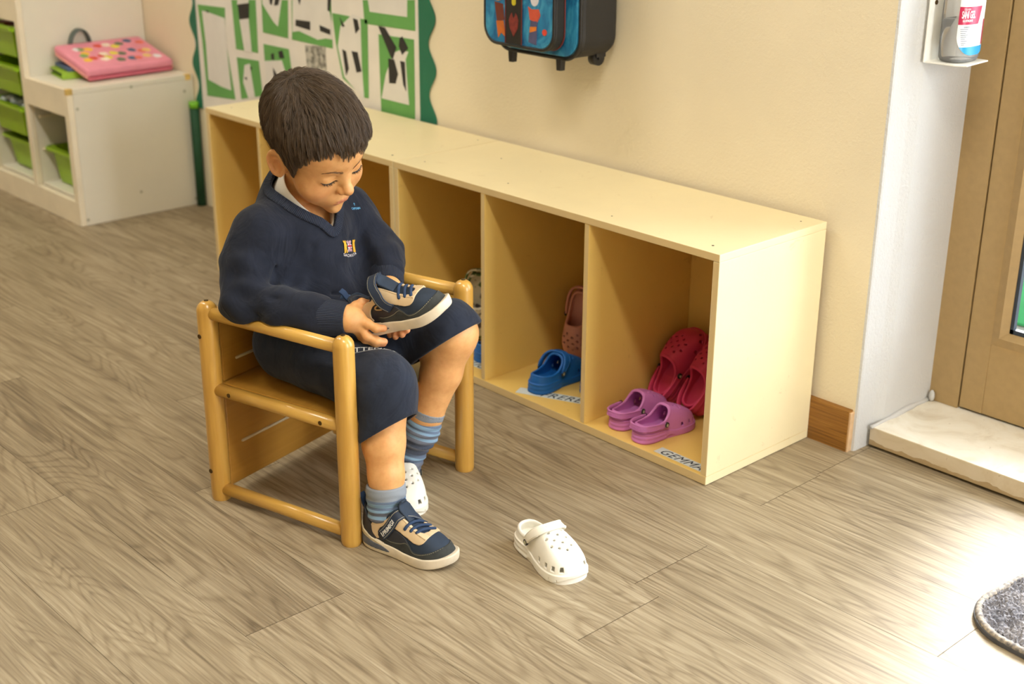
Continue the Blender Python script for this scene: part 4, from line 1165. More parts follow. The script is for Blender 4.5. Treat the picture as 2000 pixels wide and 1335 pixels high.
# ================================================================== CHILD'S SNEAKERS
_sx = [0, .003, .012, .030, .055, .080, .100, .122, .142, .158, .171, .178, .181]
_sl = [.005, .0125, .0200, .0250, .0268, .0282, .0315, .0350, .0350, .0305, .0220, .0135, .005]
_sm = [.005, .0125, .0200, .0238, .0242, .0258, .0290, .0325, .0335, .0300, .0228, .0145, .006]
S_OUT = smooth_poly([(x, -l) for x, l in zip(_sx, _sl)]+[(x, l) for x, l in zip(_sx[::-1], _sm[::-1])], 6)
S_OG = PolyGrid(S_OUT)
_hx = [-.02, 0, .010, .024, .040, .054, .066, .078, .092, .108, .124, .142, .160, .172, .182, .20]
_hz = [.080, .081, .079, .068, .0655, .0700, .0800, .0800, .0715, .0610, .0545, .0490, .0430, .0380, .0300, .02]
def sn_base(P, ins=0.0):
    x, y, z = P.T
    d2 = S_OG(x, y)+ins
    h = np.interp(x, _hx, _hz)-ins
    zz = np.clip(z/np.maximum(h, .005), 0, 1)
    wl = np.interp(x, [0, .045, .080, .105, .18], [.0070, .0085, .0170, .0250, .0240])
    inset = wl*(1-np.sqrt(np.clip(1-zz**2.3, 0, 1)))
    return smax(smax(d2+inset, z-h, .007), .010-z, .004)
sn_outer = normed(sn_base)
sn_inner = normed(lambda P: sn_base(P, .0035))
def sn_open(P):
    x, y, z = P.T
    q = np.hypot((x-.0345)/.0295, y/.0205)-1
    return np.maximum(q*.0205, .026-z)
def sn_upper(P):
    return smax(sn_outer(P), -sn_open(P), .0028)
def line_top(x): return np.interp(x, [-.01, 0, .010, .030, .06, .10, .14, .165, .178, .19], [.043, .041, .033, .0265, .0220, .0185, .0190, .0225, .0265, .028])
def sn_sole(P):
    x, y, z = P.T
    z0 = .010*np.clip((x-.125)/.055, 0, 1)**2+.007*np.clip((.016-x)/.018, 0, 1)**2
    d = S_OG(x, y)-.0026-.0010*np.sin(np.clip((z-z0)/.022, 0, 1)*PI)
    return smax(smax(d, z-line_top(x), .0022), z0-z, .0035)
def panel(polyxz, off, side=0, extra=None, ymin=0):
    PG = PolyGrid(polyxz, .0008, .02)
    def f(P):
        x, y, z = P.T
        d = np.maximum(np.abs(sn_upper(P)-off+.0012)-.0016, PG(x, z))
        if side: d = np.maximum(d, -y*side)
        if ymin: d = np.maximum(d, ymin-np.abs(y))
        if extra is not None: d = np.maximum(d, extra(P))
        return d
    return f
def sn_mesh(f, h=.0011, lo=(-.010, -.042, -.003), hi=(.190, .042, .090)):
    return sdf_mesh(f, lo, hi, h, 4, 1, 2.2)
SN = {}
P_guard = [(.058, .012)]+[tuple(p) for p in smooth_poly([(.056, .0335), (.072, .0305), (.090, .0330), (.103, .0375), (.111, .0345), (.119, .0270), (.132, .0262), (.150, .0310), (.168, .0385), (.190, .045)], 5, False)]+[(.20, .012)]
P_quarter = smooth_poly([(.044, .028), (.046, .040), (.056, .0495), (.074, .0525), (.090, .0485), (.103, .0410), (.108, .030), (.075, .026)], 5)
P_beige = [tuple(p) for p in smooth_poly([(.030, .030), (.0285, .050), (.040, .060), (.058, .0640), (.080, .090), (.100, .090), (.140, .080), (.1395, .050), (.1325, .0410), (.119, .0410), (.100, .0470), (.086, .0525), (.070, .0565), (.056, .0535), (.047, .0460), (.0435, .036), (.0455, .028)], 4)]
P_heel = smooth_poly([(-.012, .030), (-.012, .070), (.006, .072), (.020, .058), (.0285, .048), (.032, .036), (.040, .026), (.010, .020)], 5)
P_soleband = smooth_poly([(-.01, .012), (-.01, .026), (.012, .0235), (.034, .0190), (.056, .0165), (.070, .0100), (.046, .0080), (.012, .0085)], 5)
P_cream = smooth_poly([(-.012, .0285), (-.012, .0430), (.006, .0405), (.022, .0290), (.046, .0215), (.052, .0195), (.030, .0215), (.012, .0255)], 5)
def sn_build():
    SN['upper'] = sn_mesh(lambda P: smax(sn_upper(P), -np.maximum(sn_inner(P), .018-P[:, 2]), .001) if False else smax(sn_upper(P), -smax(sn_inner(P), .022-P[:, 2], .002), .0012), .00115)
    SN['sole'] = sn_mesh(sn_sole)
    SN['toe_guard'] = sn_mesh(panel(P_guard, .0013))
    SN['quarter_panel'] = sn_mesh(panel(P_quarter, .0008, 0, None, .012))
    SN['eyestay'] = sn_mesh(panel(P_beige, .0016, 0, lambda P: np.maximum(-(np.hypot(np.maximum(P[:, 0]-.122, 0)*1.3, P[:, 1])-.0125), -1)))
    SN['heel_counter'] = sn_mesh(panel(P_heel, .0018))
    def band(poly, t):
        PG = PolyGrid(poly, .0008, .02)
        return lambda P: np.maximum(np.abs(sn_sole(P)+.0008)-.0008-t, PG(P[:, 0], P[:, 2]))
    SN['heel_window'] = sn_mesh(band(P_soleband, .0005)); SN['heel_flash'] = sn_mesh(band(P_cream, .0010))
    f = sn_outer
    def hit(o, d):
        o, d = np.array(o), np.array(d)/np.linalg.norm(d); t = .055
        for _ in range(60):
            p = o+d*t; v = f(p[None])[0]
            if abs(v) < 1e-5: break
            t -= max(-.01, min(.01, v*.7))
        p = o+d*t; g = unitgrad(f, p[None])[0]; return p, g/np.linalg.norm(g)
    def over(x0, x1, a0, a1, off, n=26, zc=.030, bulge=0):
        pts, ns = [], []
        for k in range(n):
            s = k/(n-1); a = a0+(a1-a0)*s; x = x0+(x1-x0)*s
            p, g = hit((x, 0, zc), (0, -math.cos(a), math.sin(a)))
            q = off+bulge*math.sin(PI*min(1, max(0, (s-.15)/.85)))
            pts.append(p+g*q); ns.append(g)
        return pts, ns
    m = MB()
    for x0 in (.1035, .1140, .1245):
        pts, ns = over(x0-.0060, x0+.0075, math.radians(48), math.radians(132), .0024, 14, .034)
        m.tube(pts, .0028, 10, 0, True, True)
    SN['laces'] = m.bm
    for nm, bl in (('strap', 0), ('strap_open', .017)):
        pts, ns = over(.0520, .1080 if not bl else .0930, math.radians(16 if not bl else 40), math.radians(128 if not bl else 150), .0033, 34, .028, bl)
        V, F = ribbon(pts, ns, .0190, .0024, edge=.5); SN[nm] = (V, F)
        # two rows of cream stitches and the lettering, laid on the same path
        Pp, Nn_ = np.array(pts), np.array(ns); T_ = np.gradient(Pp, axis=0); L = np.concatenate([[0], np.cumsum(nrm(np.diff(Pp, axis=0)))])
        T_ /= nrm(T_)[:, None]; Nn_ = Nn_-T_*(Nn_*T_).sum(1)[:, None]; Nn_ /= nrm(Nn_)[:, None]; B = np.cross(T_, Nn_)
        at = lambda s_: [np.array([np.interp(s_, L, q[:, k]) for k in range(3)]) for q in (Pp, Nn_, B)]
        SV, SF = [], []
        for sg in (-1, 1):
            for s_ in np.arange(.003, L[-1]-.003, .0024):
                i0 = len(SV)
                for ds in (0, .0016):
                    p, n_, b = at(s_+ds)
                    for du in (-.00035, .00035): SV.append(p+b*(sg*.0070+du)+n_*.00135)
                SF.append((i0, i0+1, i0+3, i0+2))
        SN[nm+'_stitch'] = (SV, SF)
        tv, tf = text_mesh('PRIMIGI', .0100, .0003, .2, .0002, 1.0)
        TV = []; up = 1 if B[len(B)//3][0] < 0 else -1
        for q in tv:
            p, n_, b = at((.0235 if not bl else .030)+q[0]); TV.append(p+b*up*(q[1]-.0037)+n_*(.00145+max(0, q[2])))
        SN[nm+'_text'] = (TV, tf)
        if not bl:
            V2, F2 = [], []
            for s_ in (.0035,):
                for a_, b_ in ((0, -.004), (.0022, -.004), (.0022, .004), (0, .004)):
                    p, n_, b = at(s_+a_); V2.append(p+b*b_+n_*.0016)
            SN['strap_tab'] = (V2, [(0, 1, 2, 3)])
    # stitching that follows the toe guard edge
    SV, SF = [], []
    edge = smooth_poly([(.060, .0315), (.072, .0290), (.090, .0313), (.103, .0357), (.111, .0327), (.120, .0252), (.132, .0245), (.150, .0292), (.166, .0365)], 14, False)
    for sd in (-1, 1):
        for e0, e1 in list(zip(edge[:-1], edge[1:]))[::2]:
            i0 = len(SV)
            for e in (e0, e1):
                p, g = None, None
                yy = sd*.0
                o = np.array([e[0], 0, e[1]]); p, g = hit((e[0], 0, e[1]), (0, sd, 0))
                for dz in (-.00035, .00035): SV.append(p+g*.0018+np.array([0, 0, dz]))
            SF.append((i0, i0+1, i0+3, i0+2))
    SN['stitching'] = (SV, SF)
    # heel loop and tongue
    pts = [(.002, 0, .062), (-.0035, 0, .074), (-.005, 0, .082), (-.0095, 0, .0885)]
    SN['heel_loop'] = ribbon(smooth_poly(pts, 4, False), [(-1, 0, -.3)]*13, .013, .0032)
    pts = [(.100, 0, .0660), (.090, 0, .0765), (.081, 0, .0850), (.0775, 0, .0920), (.0805, 0, .098)]
    SN['tongue'] = ribbon(smooth_poly(pts, 4, False), [(.6, 0, .8)]*17, np.interp(np.arange(17), [0, 8, 16], [.026, .030, .011]), .0045)
    m = MB()
    ring = [(.0585+.011*math.cos(t_*2*PI/16), math.sin(t_*2*PI/16)*.004) for t_ in range(16)]
    SN['ring'] = []
    for u_, v_ in ring:
        p, g = hit((u_+.012, 0, .046+v_*1.0), (0, 1, .12)); SN['ring'].append(p+g*.0024)
sn_build()
M_snavy = plain('navy_textile', rgb(34, 48, 66), .75, .06, 60, .5, 1200, .0006)
M_ssuede = plain('charcoal_suede', rgb(56, 58, 56), .95, .10, 90, .35, 900, .0006)
M_sblack = plain('black_leather', rgb(44, 46, 54), .5, .05, 40, .25, 500, .0004)
M_sbeige = plain('beige_leather', rgb(216, 188, 148), .55, .04, 40, .2, 500, .0003)
M_ssole = plain('off_white_rubber', rgb(226, 212, 188), .55, .08, 26, .2, 300, .0005)
M_swin = plain('smoky_heel_window', rgb(92, 98, 110), .3, .15, 50)
M_sflash = plain('cream_heel_flash', rgb(206, 192, 160), .45, .05)
M_slace = plain('blue_elastic_lace', rgb(36, 58, 90), .8, .06, 80, .4, 1500, .0004)
M_sstrap = plain('navy_strap', rgb(34, 48, 70), .6, .05, 60, .2, 700, .0003)
M_stitch = plain('cream_stitching', rgb(206, 198, 166), .8, 0)
M_print = plain('white_print', rgb(232, 232, 228), .5, 0)
M_ring = plain('metal_ring', rgb(170, 156, 120), .35, .05, Metallic=.7)
def make_sneaker(side, open_strap, name, label=None, parent=None):
    sg = 1 if side == 'R' else -1; Mi = np.array([1, sg, 1])
    root = empty(name, (0, 0, 0), 0, parent)
    if label: tag(root, label, 'shoe')
    def put(nm, key, mat, par, sm=True):
        g = SN[key]
        if isinstance(g, bmesh.types.BMesh):
            bm = g.copy()
            for v in bm.verts: v.co.y *= sg
            if sg < 0: bmesh.ops.reverse_faces(bm, faces=bm.faces[:])
            me = bpy.data.meshes.new(nm); bm.to_mesh(me); bm.free(); me.materials.append(mat); return link(bpy.data.objects.new(nm, me), par)
        V, F = np.array(g[0])*Mi, [tuple(f)[::sg] for f in g[1]]
        return mesh_obj(nm, V, F, mat, par, sm)
    for nm, mat in (('upper', M_snavy), ('sole', M_ssole), ('toe_guard', M_ssuede), ('quarter_panel', M_sblack), ('eyestay', M_sbeige), ('heel_counter', M_sblack)):
        V, F = SN[nm]; o = fast_mesh(nm, V*Mi, F if sg > 0 else F[:, ::-1], mat, root)
        if nm == 'sole':
            solo = o
    for nm, mat in (('heel_window', M_swin), ('heel_flash', M_sflash)):
        V, F = SN[nm]; fast_mesh(nm, V*Mi, F if sg > 0 else F[:, ::-1], mat, root)
    put('laces', 'laces', M_slace, root)
    k = 'strap_open' if open_strap else 'strap'
    st = fix_normals(put('strap', k, M_sstrap, root)); put('stitching', k+'_stitch', M_stitch, root, False)
    V, F = SN[k+'_text']; V = np.array(V)
    if sg < 0:      # lettering must stay readable on the mirrored shoe
        c = V.mean(0); pass
    mesh_obj('lettering', V*Mi, F, M_print, root)
    if not open_strap: put('strap_mark', 'strap_tab', M_print, root, False)
    put('stitching', 'stitching', M_stitch, root, False)
    fix_normals(put('heel_loop', 'heel_loop', M_slace, root)); fix_normals(put('tongue', 'tongue', M_snavy, root))
    m = MB(); m.tube([tuple(p*Mi) for p in SN['ring']]+[tuple(p*Mi) for p in SN['ring'][:2]], .0016, 8, 0, False); m.obj('strap_ring', M_ring, root)
    return root
# ================================================================== THE SEATED BOY  (all in the chair's frame: x forward, y to the shelf, z up)
HO = A3(-.030, -.010, .637)
HM = rot_zyx(math.radians(-6.9), math.radians(31.0), math.radians(14.5))
def h2c(p): return HO+np.asarray(p, float) @ HM.T
def c2h(P): return (P-HO) @ HM
def march(f, o, d, tmax=.12, n=80):
    """from o along d to the surface; vectorised"""
    o = np.atleast_2d(np.asarray(o, float)); d = np.atleast_2d(np.asarray(d, float)); d = d/nrm(d)[:, None]
    t = np.zeros(len(o))
    for _ in range(n): t = np.clip(t+np.clip(f(o+d*t[:, None])*.7, -.01, .01), 0, tmax)
    return o+d*t[:, None]
# ---- head (own frame: x forward, y left, z up, origin between the ears)
def mir(P): return np.stack([P[:, 0], np.abs(P[:, 1]), P[:, 2]], 1)
NECK0, NECK1 = (-.028, 0, -.020), tuple(c2h(A3(-.092, -.003, .535)[None])[0])
def skull(P):
    d = ellip(P, (-.010, 0, .052), (.096, .0730, .0745))
    d = smin(d, ellip(P, (.030, 0, .047), (.056, .062, .050)), .02)
    return d
UPL = [(.0708, -.0230, -.0392), (.0850, -.0095, -.0445), (.0875, -.003, -.0438), (.0872, 0, -.0444)]
LOL = [(.0702, -.0220, -.0412), (.0840, -.0095, -.0508), (.0858, 0, -.0520)]
CRS = [(.0728, -.0250, -.0378), (.0865, -.0110, -.0452), (.0900, -.003, -.0476), (.0900, 0, -.0480)]
def fl(c): return [(x, abs(y), z) for x, y, z in c]
def head(P):
    Q = mir(P)
    d = skull(P)
    d = smin(d, ellip(P, (.029, 0, -.008), (.055, .0575, .068)), .025)
    d = smin(d, sphere(Q, (.0490, .033, -.024), .0290), .02)
    d = smin(d, ellip(P, (.034, 0, -.050), (.044, .041, .040)), .02)
    d = smin(d, sphere(P, (.0690, 0, -.0765), .0145), .016)
    d = smin(d, cap(P, NECK0, NECK1, .034, .036), .022)
    d = smax(d, -ellip(Q, (.0955, .0300, .0135), (.0150, .0160, .0100)), .012)
    d = smin(d, sphere(Q, (.0648, .0300, .0105), .0150), .005)
    d = smax(d, -chain(Q, [(.0805, .0165, .0175), (.0830, .0260, .0205), (.0775, .0385, .0180)], [.0002, .0014, .0003]), .0034)
    d = smin(d, cap(P, (.0780, 0, .0150), (.0970, 0, -.0105), .0062, .0075), .014)
    d = smin(d, sphere(P, (.0968, 0, -.0115), .0090), .007)
    d = smin(d, ellip(Q, (.0885, .0098, -.0160), (.0085, .0058, .0064)), .005)
    d = smax(d, -sphere(Q, (.0950, .0050, -.0225), .0026), .002)
    d = smin(d, ellip(P, (.0640, 0, -.045), (.0245, .0260, .0200)), .016)
    d = smin(d, chain(Q, fl(UPL), [.0018, .0028, .0032, .0030]), .0050)
    d = smin(d, chain(Q, fl(LOL), [.0018, .0034, .0039]), .0050)
    d = smax(d, -chain(Q, fl(CRS), [.0010, .0012, .0013, .0013]), .0022)
    d = smax(d, -sphere(P, (.0945, 0, -.0640), .0100), .012)
    d = smin(d, sphere(Q, (-.0150, .0330, -.0060), .0280), .022)
    # ears
    for s in (-1, 1):
        n_ = A3(.42, s*.907, .05); n_ /= np.linalg.norm(n_)
        u_ = np.cross(A3(0, 0, 1), n_) * (1 if s < 0 else -1); u_ = A3(abs(u_[0]), u_[1] if u_[0] > 0 else -u_[1], u_[2]); u_ /= np.linalg.norm(u_)
        v_ = np.cross(n_, u_); v_ = v_ if v_[2] > 0 else -v_
        q = P-A3(-.0100, s*.0705, -.0060); U_, V_, W_ = q @ u_, q @ v_, q @ n_
        U_ = U_+.18*V_
        V_, U0 = V_, U_
        e = np.hypot(U_/(.0180-.10*np.clip(-V_, 0, .03)), V_/.0275)-1; ed = e*.0175
        ear = smax(ed, np.abs(W_)-.0036, .004)
        rim = np.hypot(np.where(U_ > .009, np.maximum(np.abs(ed+.0030), .004*0+np.abs(ed+.003)), np.abs(ed+.0028)), W_-.0034)-.0031
        ear = smin(ear, np.maximum(rim, -.024-V_), .003)
        ear = smax(ear, -np.hypot(np.hypot((U_-.0030)/.0080, (V_+.0035)/.0125)*.0072, W_-.0052)+.0070, .003)
        ear = smax(ear, -chain(np.stack([U_, V_, W_], 1), [(.004, .016, .0044), (-.0075, .010, .0044), (-.0090, -.004, .0044), (-.004, -.014, .0044)], [.0023]*4), .0022)
        d = smin(d, ear, .010)
    return d
# ---- limbs
RW, LW = (.1090, -.1030, .3830), (.0700, .0560, .3830)
RE, LE = (-.0740, -.1520, .3960), (.0000, .1220, .4160)
RS, LS = (-.0860, -.1000, .4980), (-.0580, .1020, .4950)
RHIP, RKNE, RANK = (-.0550, -.0660, .2950), (.1800, -.1000, .2680), (.2080, -.1370, .0850)
LHIP, LKNE, LANK = (-.0550, .0660, .2980), (.1900, .0820, .3150), (.1130, .0540, .0760)
def limbs(P):
    d = chain(P, [RKNE, (.1890, -.1190, .1800), (.2010, -.1300, .1250), RANK], [.0400, .0360, .0300, .0262], .01)
    d = smin(d, cap(P, RHIP, RKNE, .060, .046), .02)
    e = chain(P, [LKNE, (.1720, .0740, .2400), (.1480, .0580, .1560), LANK], [.0410, .0370, .0300, .0262], .01)
    e = smin(e, cap(P, LHIP, LKNE, .060, .046), .02)
    d = np.minimum(d, e)
    t = chain(P, [(-.075, 0, .31), (-.083, 0, .40), (-.085, -.002, .47)], [.070, .066, .062], .03)
    t = smin(t, cap(P, RS, LS, .036), .03)
    t = smin(t, cap(P, (-.085, -.002, .48), (-.092, -.003, .535), .05, .036), .02)
    t = smin(t, chain(P, [RS, RE, RW], [.028, .022, .0205]), .01); t = smin(t, chain(P, [LS, LE, LW], [.026, .021, .0205]), .01)
    return smin(d, t, .03)
RF = {  # right hand: finger joint chains (root in the palm .. tip)
 'thumb': ([(.1060, -.0900, .3890), (.1085, -.0800, .3985), (.1140, -.0720, .4030), (.1235, -.0655, .4020)], [.0095, .0086, .0078, .0066]),
 'index': ([(.1270, -.0940, .3830), (.1400, -.0915, .3770), (.1545, -.0865, .3705), (.1635, -.0775, .3690)], [.0086, .0078, .0071, .0060]),
 'middle': ([(.1240, -.0960, .3740), (.1385, -.0920, .3545), (.1500, -.0830, .3460), (.1580, -.0700, .3415)], [.0086, .0079, .0072, .0061]),
 'ring': ([(.1180, -.0940, .3660), (.1310, -.0865, .3460), (.1420, -.0740, .3370), (.1480, -.0600, .3330)], [.0082, .0075, .0068, .0058]),
 'little': ([(.1110, -.0900, .3620), (.1190, -.0820, .3460), (.1270, -.0720, .3370), (.1320, -.0620, .3320)], [.0074, .0066, .0060, .0052])}
LF = {
 'thumb': ([(.0880, .0400, .3950), (.1000, .0300, .4020), (.1120, .0180, .4060), (.1230, .0080, .4080)], [.0092, .0084, .0076, .0066]),
 'index': ([(.1080, .0300, .3700), (.1330, .0190, .3560), (.1500, .0060, .3480), (.1600, -.0090, .3440)], [.0086, .0078, .0071, .0060]),
 'middle': ([(.1050, .0290, .3620), (.1280, .0150, .3470), (.1440, .0010, .3400), (.1530, -.0140, .3360)], [.0086, .0079, .0072, .0062]),
 'ring': ([(.1000, .0270, .3560), (.1190, .0120, .3400), (.1320, -.0020, .3330), (.1400, -.0160, .3300)], [.0082, .0075, .0068, .0060]),
 'little': ([(.0930, .0260, .3520), (.1060, .0110, .3370), (.1160, .0000, .3300), (.1230, -.0100, .3270)], [.0074, .0066, .0060, .0052])}
def hand(P, w, e, F, palm):
    d = cap(P, e, w, .026, .0205)
    d = smin(d, palm(P), .014)
    for k, (c, r) in F.items():
        f = chain(P, c, r, .003)
        for j in (1, 2): f = smin(f, sphere(P, c[j], r[j]*1.04), .003)
        d = smin(d, f, .0055 if k != 'thumb' else .009)
    return d
def pR(P): return smin(ellip(P, (.1180, -.0945, .3790), (.0190, .0120, .0200), rot_zyx(.25, .25, 0)), cap(P, RW, (.116, -.095, .378), .0200, .015), .01)
def pL(P): return smin(ellip(P, (.0930, .0350, .3740), (.0220, .0130, .0200), rot_zyx(-.6, .3, 0)), cap(P, LW, (.09, .037, .375), .0200, .015), .01)
def rhand(P): return hand(P, RW, (.05, -.122, .387), RF, pR)
def lhand(P): return hand(P, LW, (.05, .085, .388), LF, pL)

# ---- garments
def folds(P, ph=0.0):
    x, y, z = P.T
    a = np.sin(62*x+38*z+1.4*np.sin(45*y+20*z+ph)+ph)*np.sin(33*y-21*z+1.2*np.sin(38*x)+2*ph)
    b = np.sin(110*z-64*x+2.0*np.sin(40*y+ph)+ph*1.7)*np.sin(41*x+52*y+ph)
    return .6*a+.4*b
def blend(P, c, r): return np.exp(-((P-A3(*c))**2).sum(1)/(r*r))
SWN = A3(.617, 0, .787); SWE = A3(.787, 0, -.617); SWC = A3(-.0720, -.0040, .5370)
NECKLINE = smooth_poly([(-.062, -.002), (-.048, .036), (-.014, .053), (.030, .044), (.062, .018), (.081, -.004), (.062, -.028), (.030, -.050), (-.014, -.058), (-.048, -.041)], 6)
NK_G = PolyGrid(NECKLINE, .001, .04)
def sw_solid(P):
    t = ellip(P, (-.066, -.002, .365), (.090, .110, .105))
    t = smin(t, ellip(P, (-.080, -.002, .452), (.080, .112, .100)), .04)
    t = smin(t, ellip(P, (-.030, -.004, .335), (.096, .114, .060)), .035)
    t = smin(t, cap(P, RS, LS, .041), .04)
    t = smin(t, cap(P, (-.080, -.003, .500), (-.091, -.003, .547), .075, .0555), .04)
    a = chain(P, [RS, (-.089, -.130, .450), RE], [.0430, .0440, .0425], .02)
    a = smin(a, chain(P, [RE, (.010, -.140, .387), (.050, -.126, .3835), (.0560, -.1235, .3830)], [.0415, .0375, .0350, .0340], .02), .022)
    b = chain(P, [LS, (-.036, .118, .458), LE], [.0430, .0430, .0410], .02)
    b = smin(b, chain(P, [LE, (.022, .105, .402), (.034, .096, .3960)], [.0405, .0365, .0315], .02), .022)
    d = smin(t, a, .030); d = smin(d, b, .030)
    w = .35+1.6*blend(P, RE, .085)+1.4*blend(P, LE, .08)+1.2*blend(P, (-.03, -.03, .32), .10)+.8*blend(P, (-.02, .08, .45), .06)
    d = d-.0040*folds(P, .6)*np.minimum(w, 1.9)
    # long soft creases: armpit to elbow, across the belly, along the forearm
    for pts, r, k in (([(-.052, -.094, .480), (-.040, -.118, .440), (-.030, -.140, .405)], -.0030, .020), ([(-.004, -.055, .475), (.006, -.064, .430), (.012, -.085, .395)], -.0030, .022),
                   ([(.004, .040, .470), (.016, .058, .435), (.026, .075, .405)], -.0030, .022), ([(-.040, -.192, .440), (.00, -.172, .420), (.03, -.150, .412)], -.0030, .014),
                   ([(.020, -.040, .392), (.036, .0, .380), (.040, .035, .378)], -.0030, .020), ([(-.105, -.135, .500), (-.118, -.152, .46), (-.108, -.168, .425)], -.0030, .016),
                   ([(.00, -.165, .365), (.04, -.148, .358), (.070, -.135, .362)], -.0030, .014), ([(-.060, -.186, .405), (-.03, -.180, .388), (.0, -.172, .380)], -.0030, .012)):
        d = smax(d, -chain(P, pts, [r]*len(pts)), k)
    return d
def sw_hole(P):
    q = P-SWC
    return np.maximum(NK_G(q @ SWE, q[:, 1]), -.030-q @ SWN)
def chair_bars(P):
    Q = np.stack([P[:, 0], np.abs(P[:, 1]), P[:, 2]], 1)
    d = cap(Q, (-.16, .1712, .3625), (.16, .1712, .3625), .0127)
    Q = np.stack([np.abs(P[:, 0]), np.abs(P[:, 1]), P[:, 2]], 1)
    return np.minimum(d, cap(Q, (.1537, .1712, 0), (.1537, .1712, .3665), .0192))
def sweater(P):
    d = smax(sw_solid(P), -chair_bars(P), .004)
    d = smax(d, -sw_hole(P), .006)
    z0 = .2800-.03*np.clip(P[:, 0]+.02, -.1, .06)
    d = smax(d, z0-P[:, 2], .010)                                     # hem over the hips
    return smax(d, -.1435-P[:, 0], .006)                              # back resting on the chair back
def sh_leg(P, hip, kne, low, rs, hp, hn):
    d = cap(P, hip, kne, rs[0], rs[1]); d = smin(d, cap(P, kne, low, rs[1], rs[2]), .02)
    pl = (P-A3(*hp)) @ (A3(*hn)/np.linalg.norm(hn))
    return d, pl
def shorts(P):
    ph = folds(P*.8, 2.1)
    r, pr = sh_leg(P, RHIP, (.1760, -.0990, .2720), (.1860, -.1090, .190), (.0700, .0560, .0590), (.1900, -.1050, .2000), (.62, -.06, -.78))
    l, pl = sh_leg(P, LHIP, (.1860, .0800, .3180), (.1720, .0730, .225), (.0700, .0560, .0580), (.1740, .0750, .2900), (.62, .0, -.78))
    r = r-.0028*ph; l = l-.0028*ph
    ri = cap(P, (.1760, -.0990, .2720), (.1870, -.1100, .170), .0500, .0535); li = cap(P, (.1860, .0800, .3180), (.1700, .0720, .21), .0500, .0535)
    r = smax(smax(r, pr, .003), -np.maximum(ri, -.045-pr), .003); l = smax(smax(l, pl, .003), -np.maximum(li, -.045-pl), .003)
    m = ellip(P, (-.040, 0, .285), (.100, .120, .062)); m = smin(m, ellip(P, (.045, -.005, .268), (.080, .075, .036)), .04)
    # the cloth sags between the thighs
    d = smin(m, r, .020); d = smin(d, l, .020)
    d = smax(d, -chain(P, [(.060, -.020, .352), (.130, -.030, .330), (.190, -.040, .300)], [.006, .008, .010]), .02)
    d = smax(d, np.where(P[:, 0] < .150, .2272-P[:, 2], -.02), .006)
    return smax(smax(d, -chair_bars(P), .004), -.1430-P[:, 0], .006)

# ================= build meshes
def skin_mat():
    t = NT('skin')
    lip = t.n('ShaderNodeAttribute', attribute_name='lip').outputs['Fac']; blush = t.n('ShaderNodeAttribute', attribute_name='blush').outputs['Fac']
    n = t.noise(t.coord(), 60, 4, .6)
    c = t.ramp(n, [(.35, rgb(218, 158, 98)), (.65, rgb(230, 174, 114))])
    c = t.mix(t.math('MULTIPLY', blush, .55), c, rgb(214, 128, 92)); c = t.mix(t.math('MULTIPLY', lip, .8), c, rgb(188, 98, 84))
    t.base(c); t.b.inputs['Roughness'].default_value = .48
    t.set(Subsurface_Weight=.18, Subsurface_Scale=.006); t.b.inputs['Subsurface Radius'].default_value = (1.0, .35, .18)
    t.bump(t.noise(t.coord(), 900, 2), .12, .0003); return t.m
M_skin = skin_mat()
def build_body():
    parts = []
    V, F = sdf_mesh(head, (-.125, -.100, -.125), (.118, .100, .150), .00125, 4, 2, 2.2)
    low = V[:, 2] > -.118; V, F = drop_small(V, F, 1)
    Q = mir(V)
    lip = np.clip(1-(np.minimum(chain(Q, fl(UPL), [.0030]*4), chain(Q, fl(LOL), [.0040]*3))-.0008)/.0022, 0, 1)*(V[:, 0] > .07)
    blush = .6*np.exp(-((Q-A3(.066, .038, -.022))**2).sum(1)/.020**2)+.5*np.exp(-((Q-A3(-.010, .074, -.006))**2).sum(1)/.02**2)+.35*np.exp(-((Q-A3(.1, 0, -.014))**2).sum(1)/.012**2)
    parts.append((h2c(V), F, lip, blush))
    for f, lo, hi in ((rhand, (.035, -.155, .310), (.185, -.040, .425)), (lhand, (.035, -.035, .305), (.185, .115, .425))):
        v, q = sdf_mesh(f, lo, hi, .0013, 4, 2, 2.2)
        tips = RF if f is rhand else LF
        bl = sum(.8*np.exp(-((v-A3(*c[0][3]))**2).sum(1)/.011**2)+.5*np.exp(-((v-A3(*c[0][1]))**2).sum(1)/.008**2) for c in tips.values())
        parts.append((v, q, np.zeros(len(v)), np.clip(bl, 0, 1)))
    v, q = sdf_mesh(limbs, (-.17, -.225, .050), (.250, .225, .580), .0030, 4, 1)
    parts.append((v, q, np.zeros(len(v)), .25*np.exp(-((v-A3(*RKNE))**2).sum(1)/.05**2)))
    VV, FF, o = [], [], 0
    for v, q, _, _ in parts: VV.append(v); FF.append(q+o); o += len(v)
    ob = fast_mesh('person', np.concatenate(VV), np.concatenate(FF), M_skin)
    vattr(ob, 'lip', np.concatenate([p[2] for p in parts])); vattr(ob, 'blush', np.concatenate([p[3] for p in parts]))
    ob.location = CH_LOC; ob.rotation_euler = (0, 0, CH_RZ)
    tag(ob, 'seated boy in navy school sweater and shorts looking down at a sneaker', 'person')
    return ob
boy = build_body()

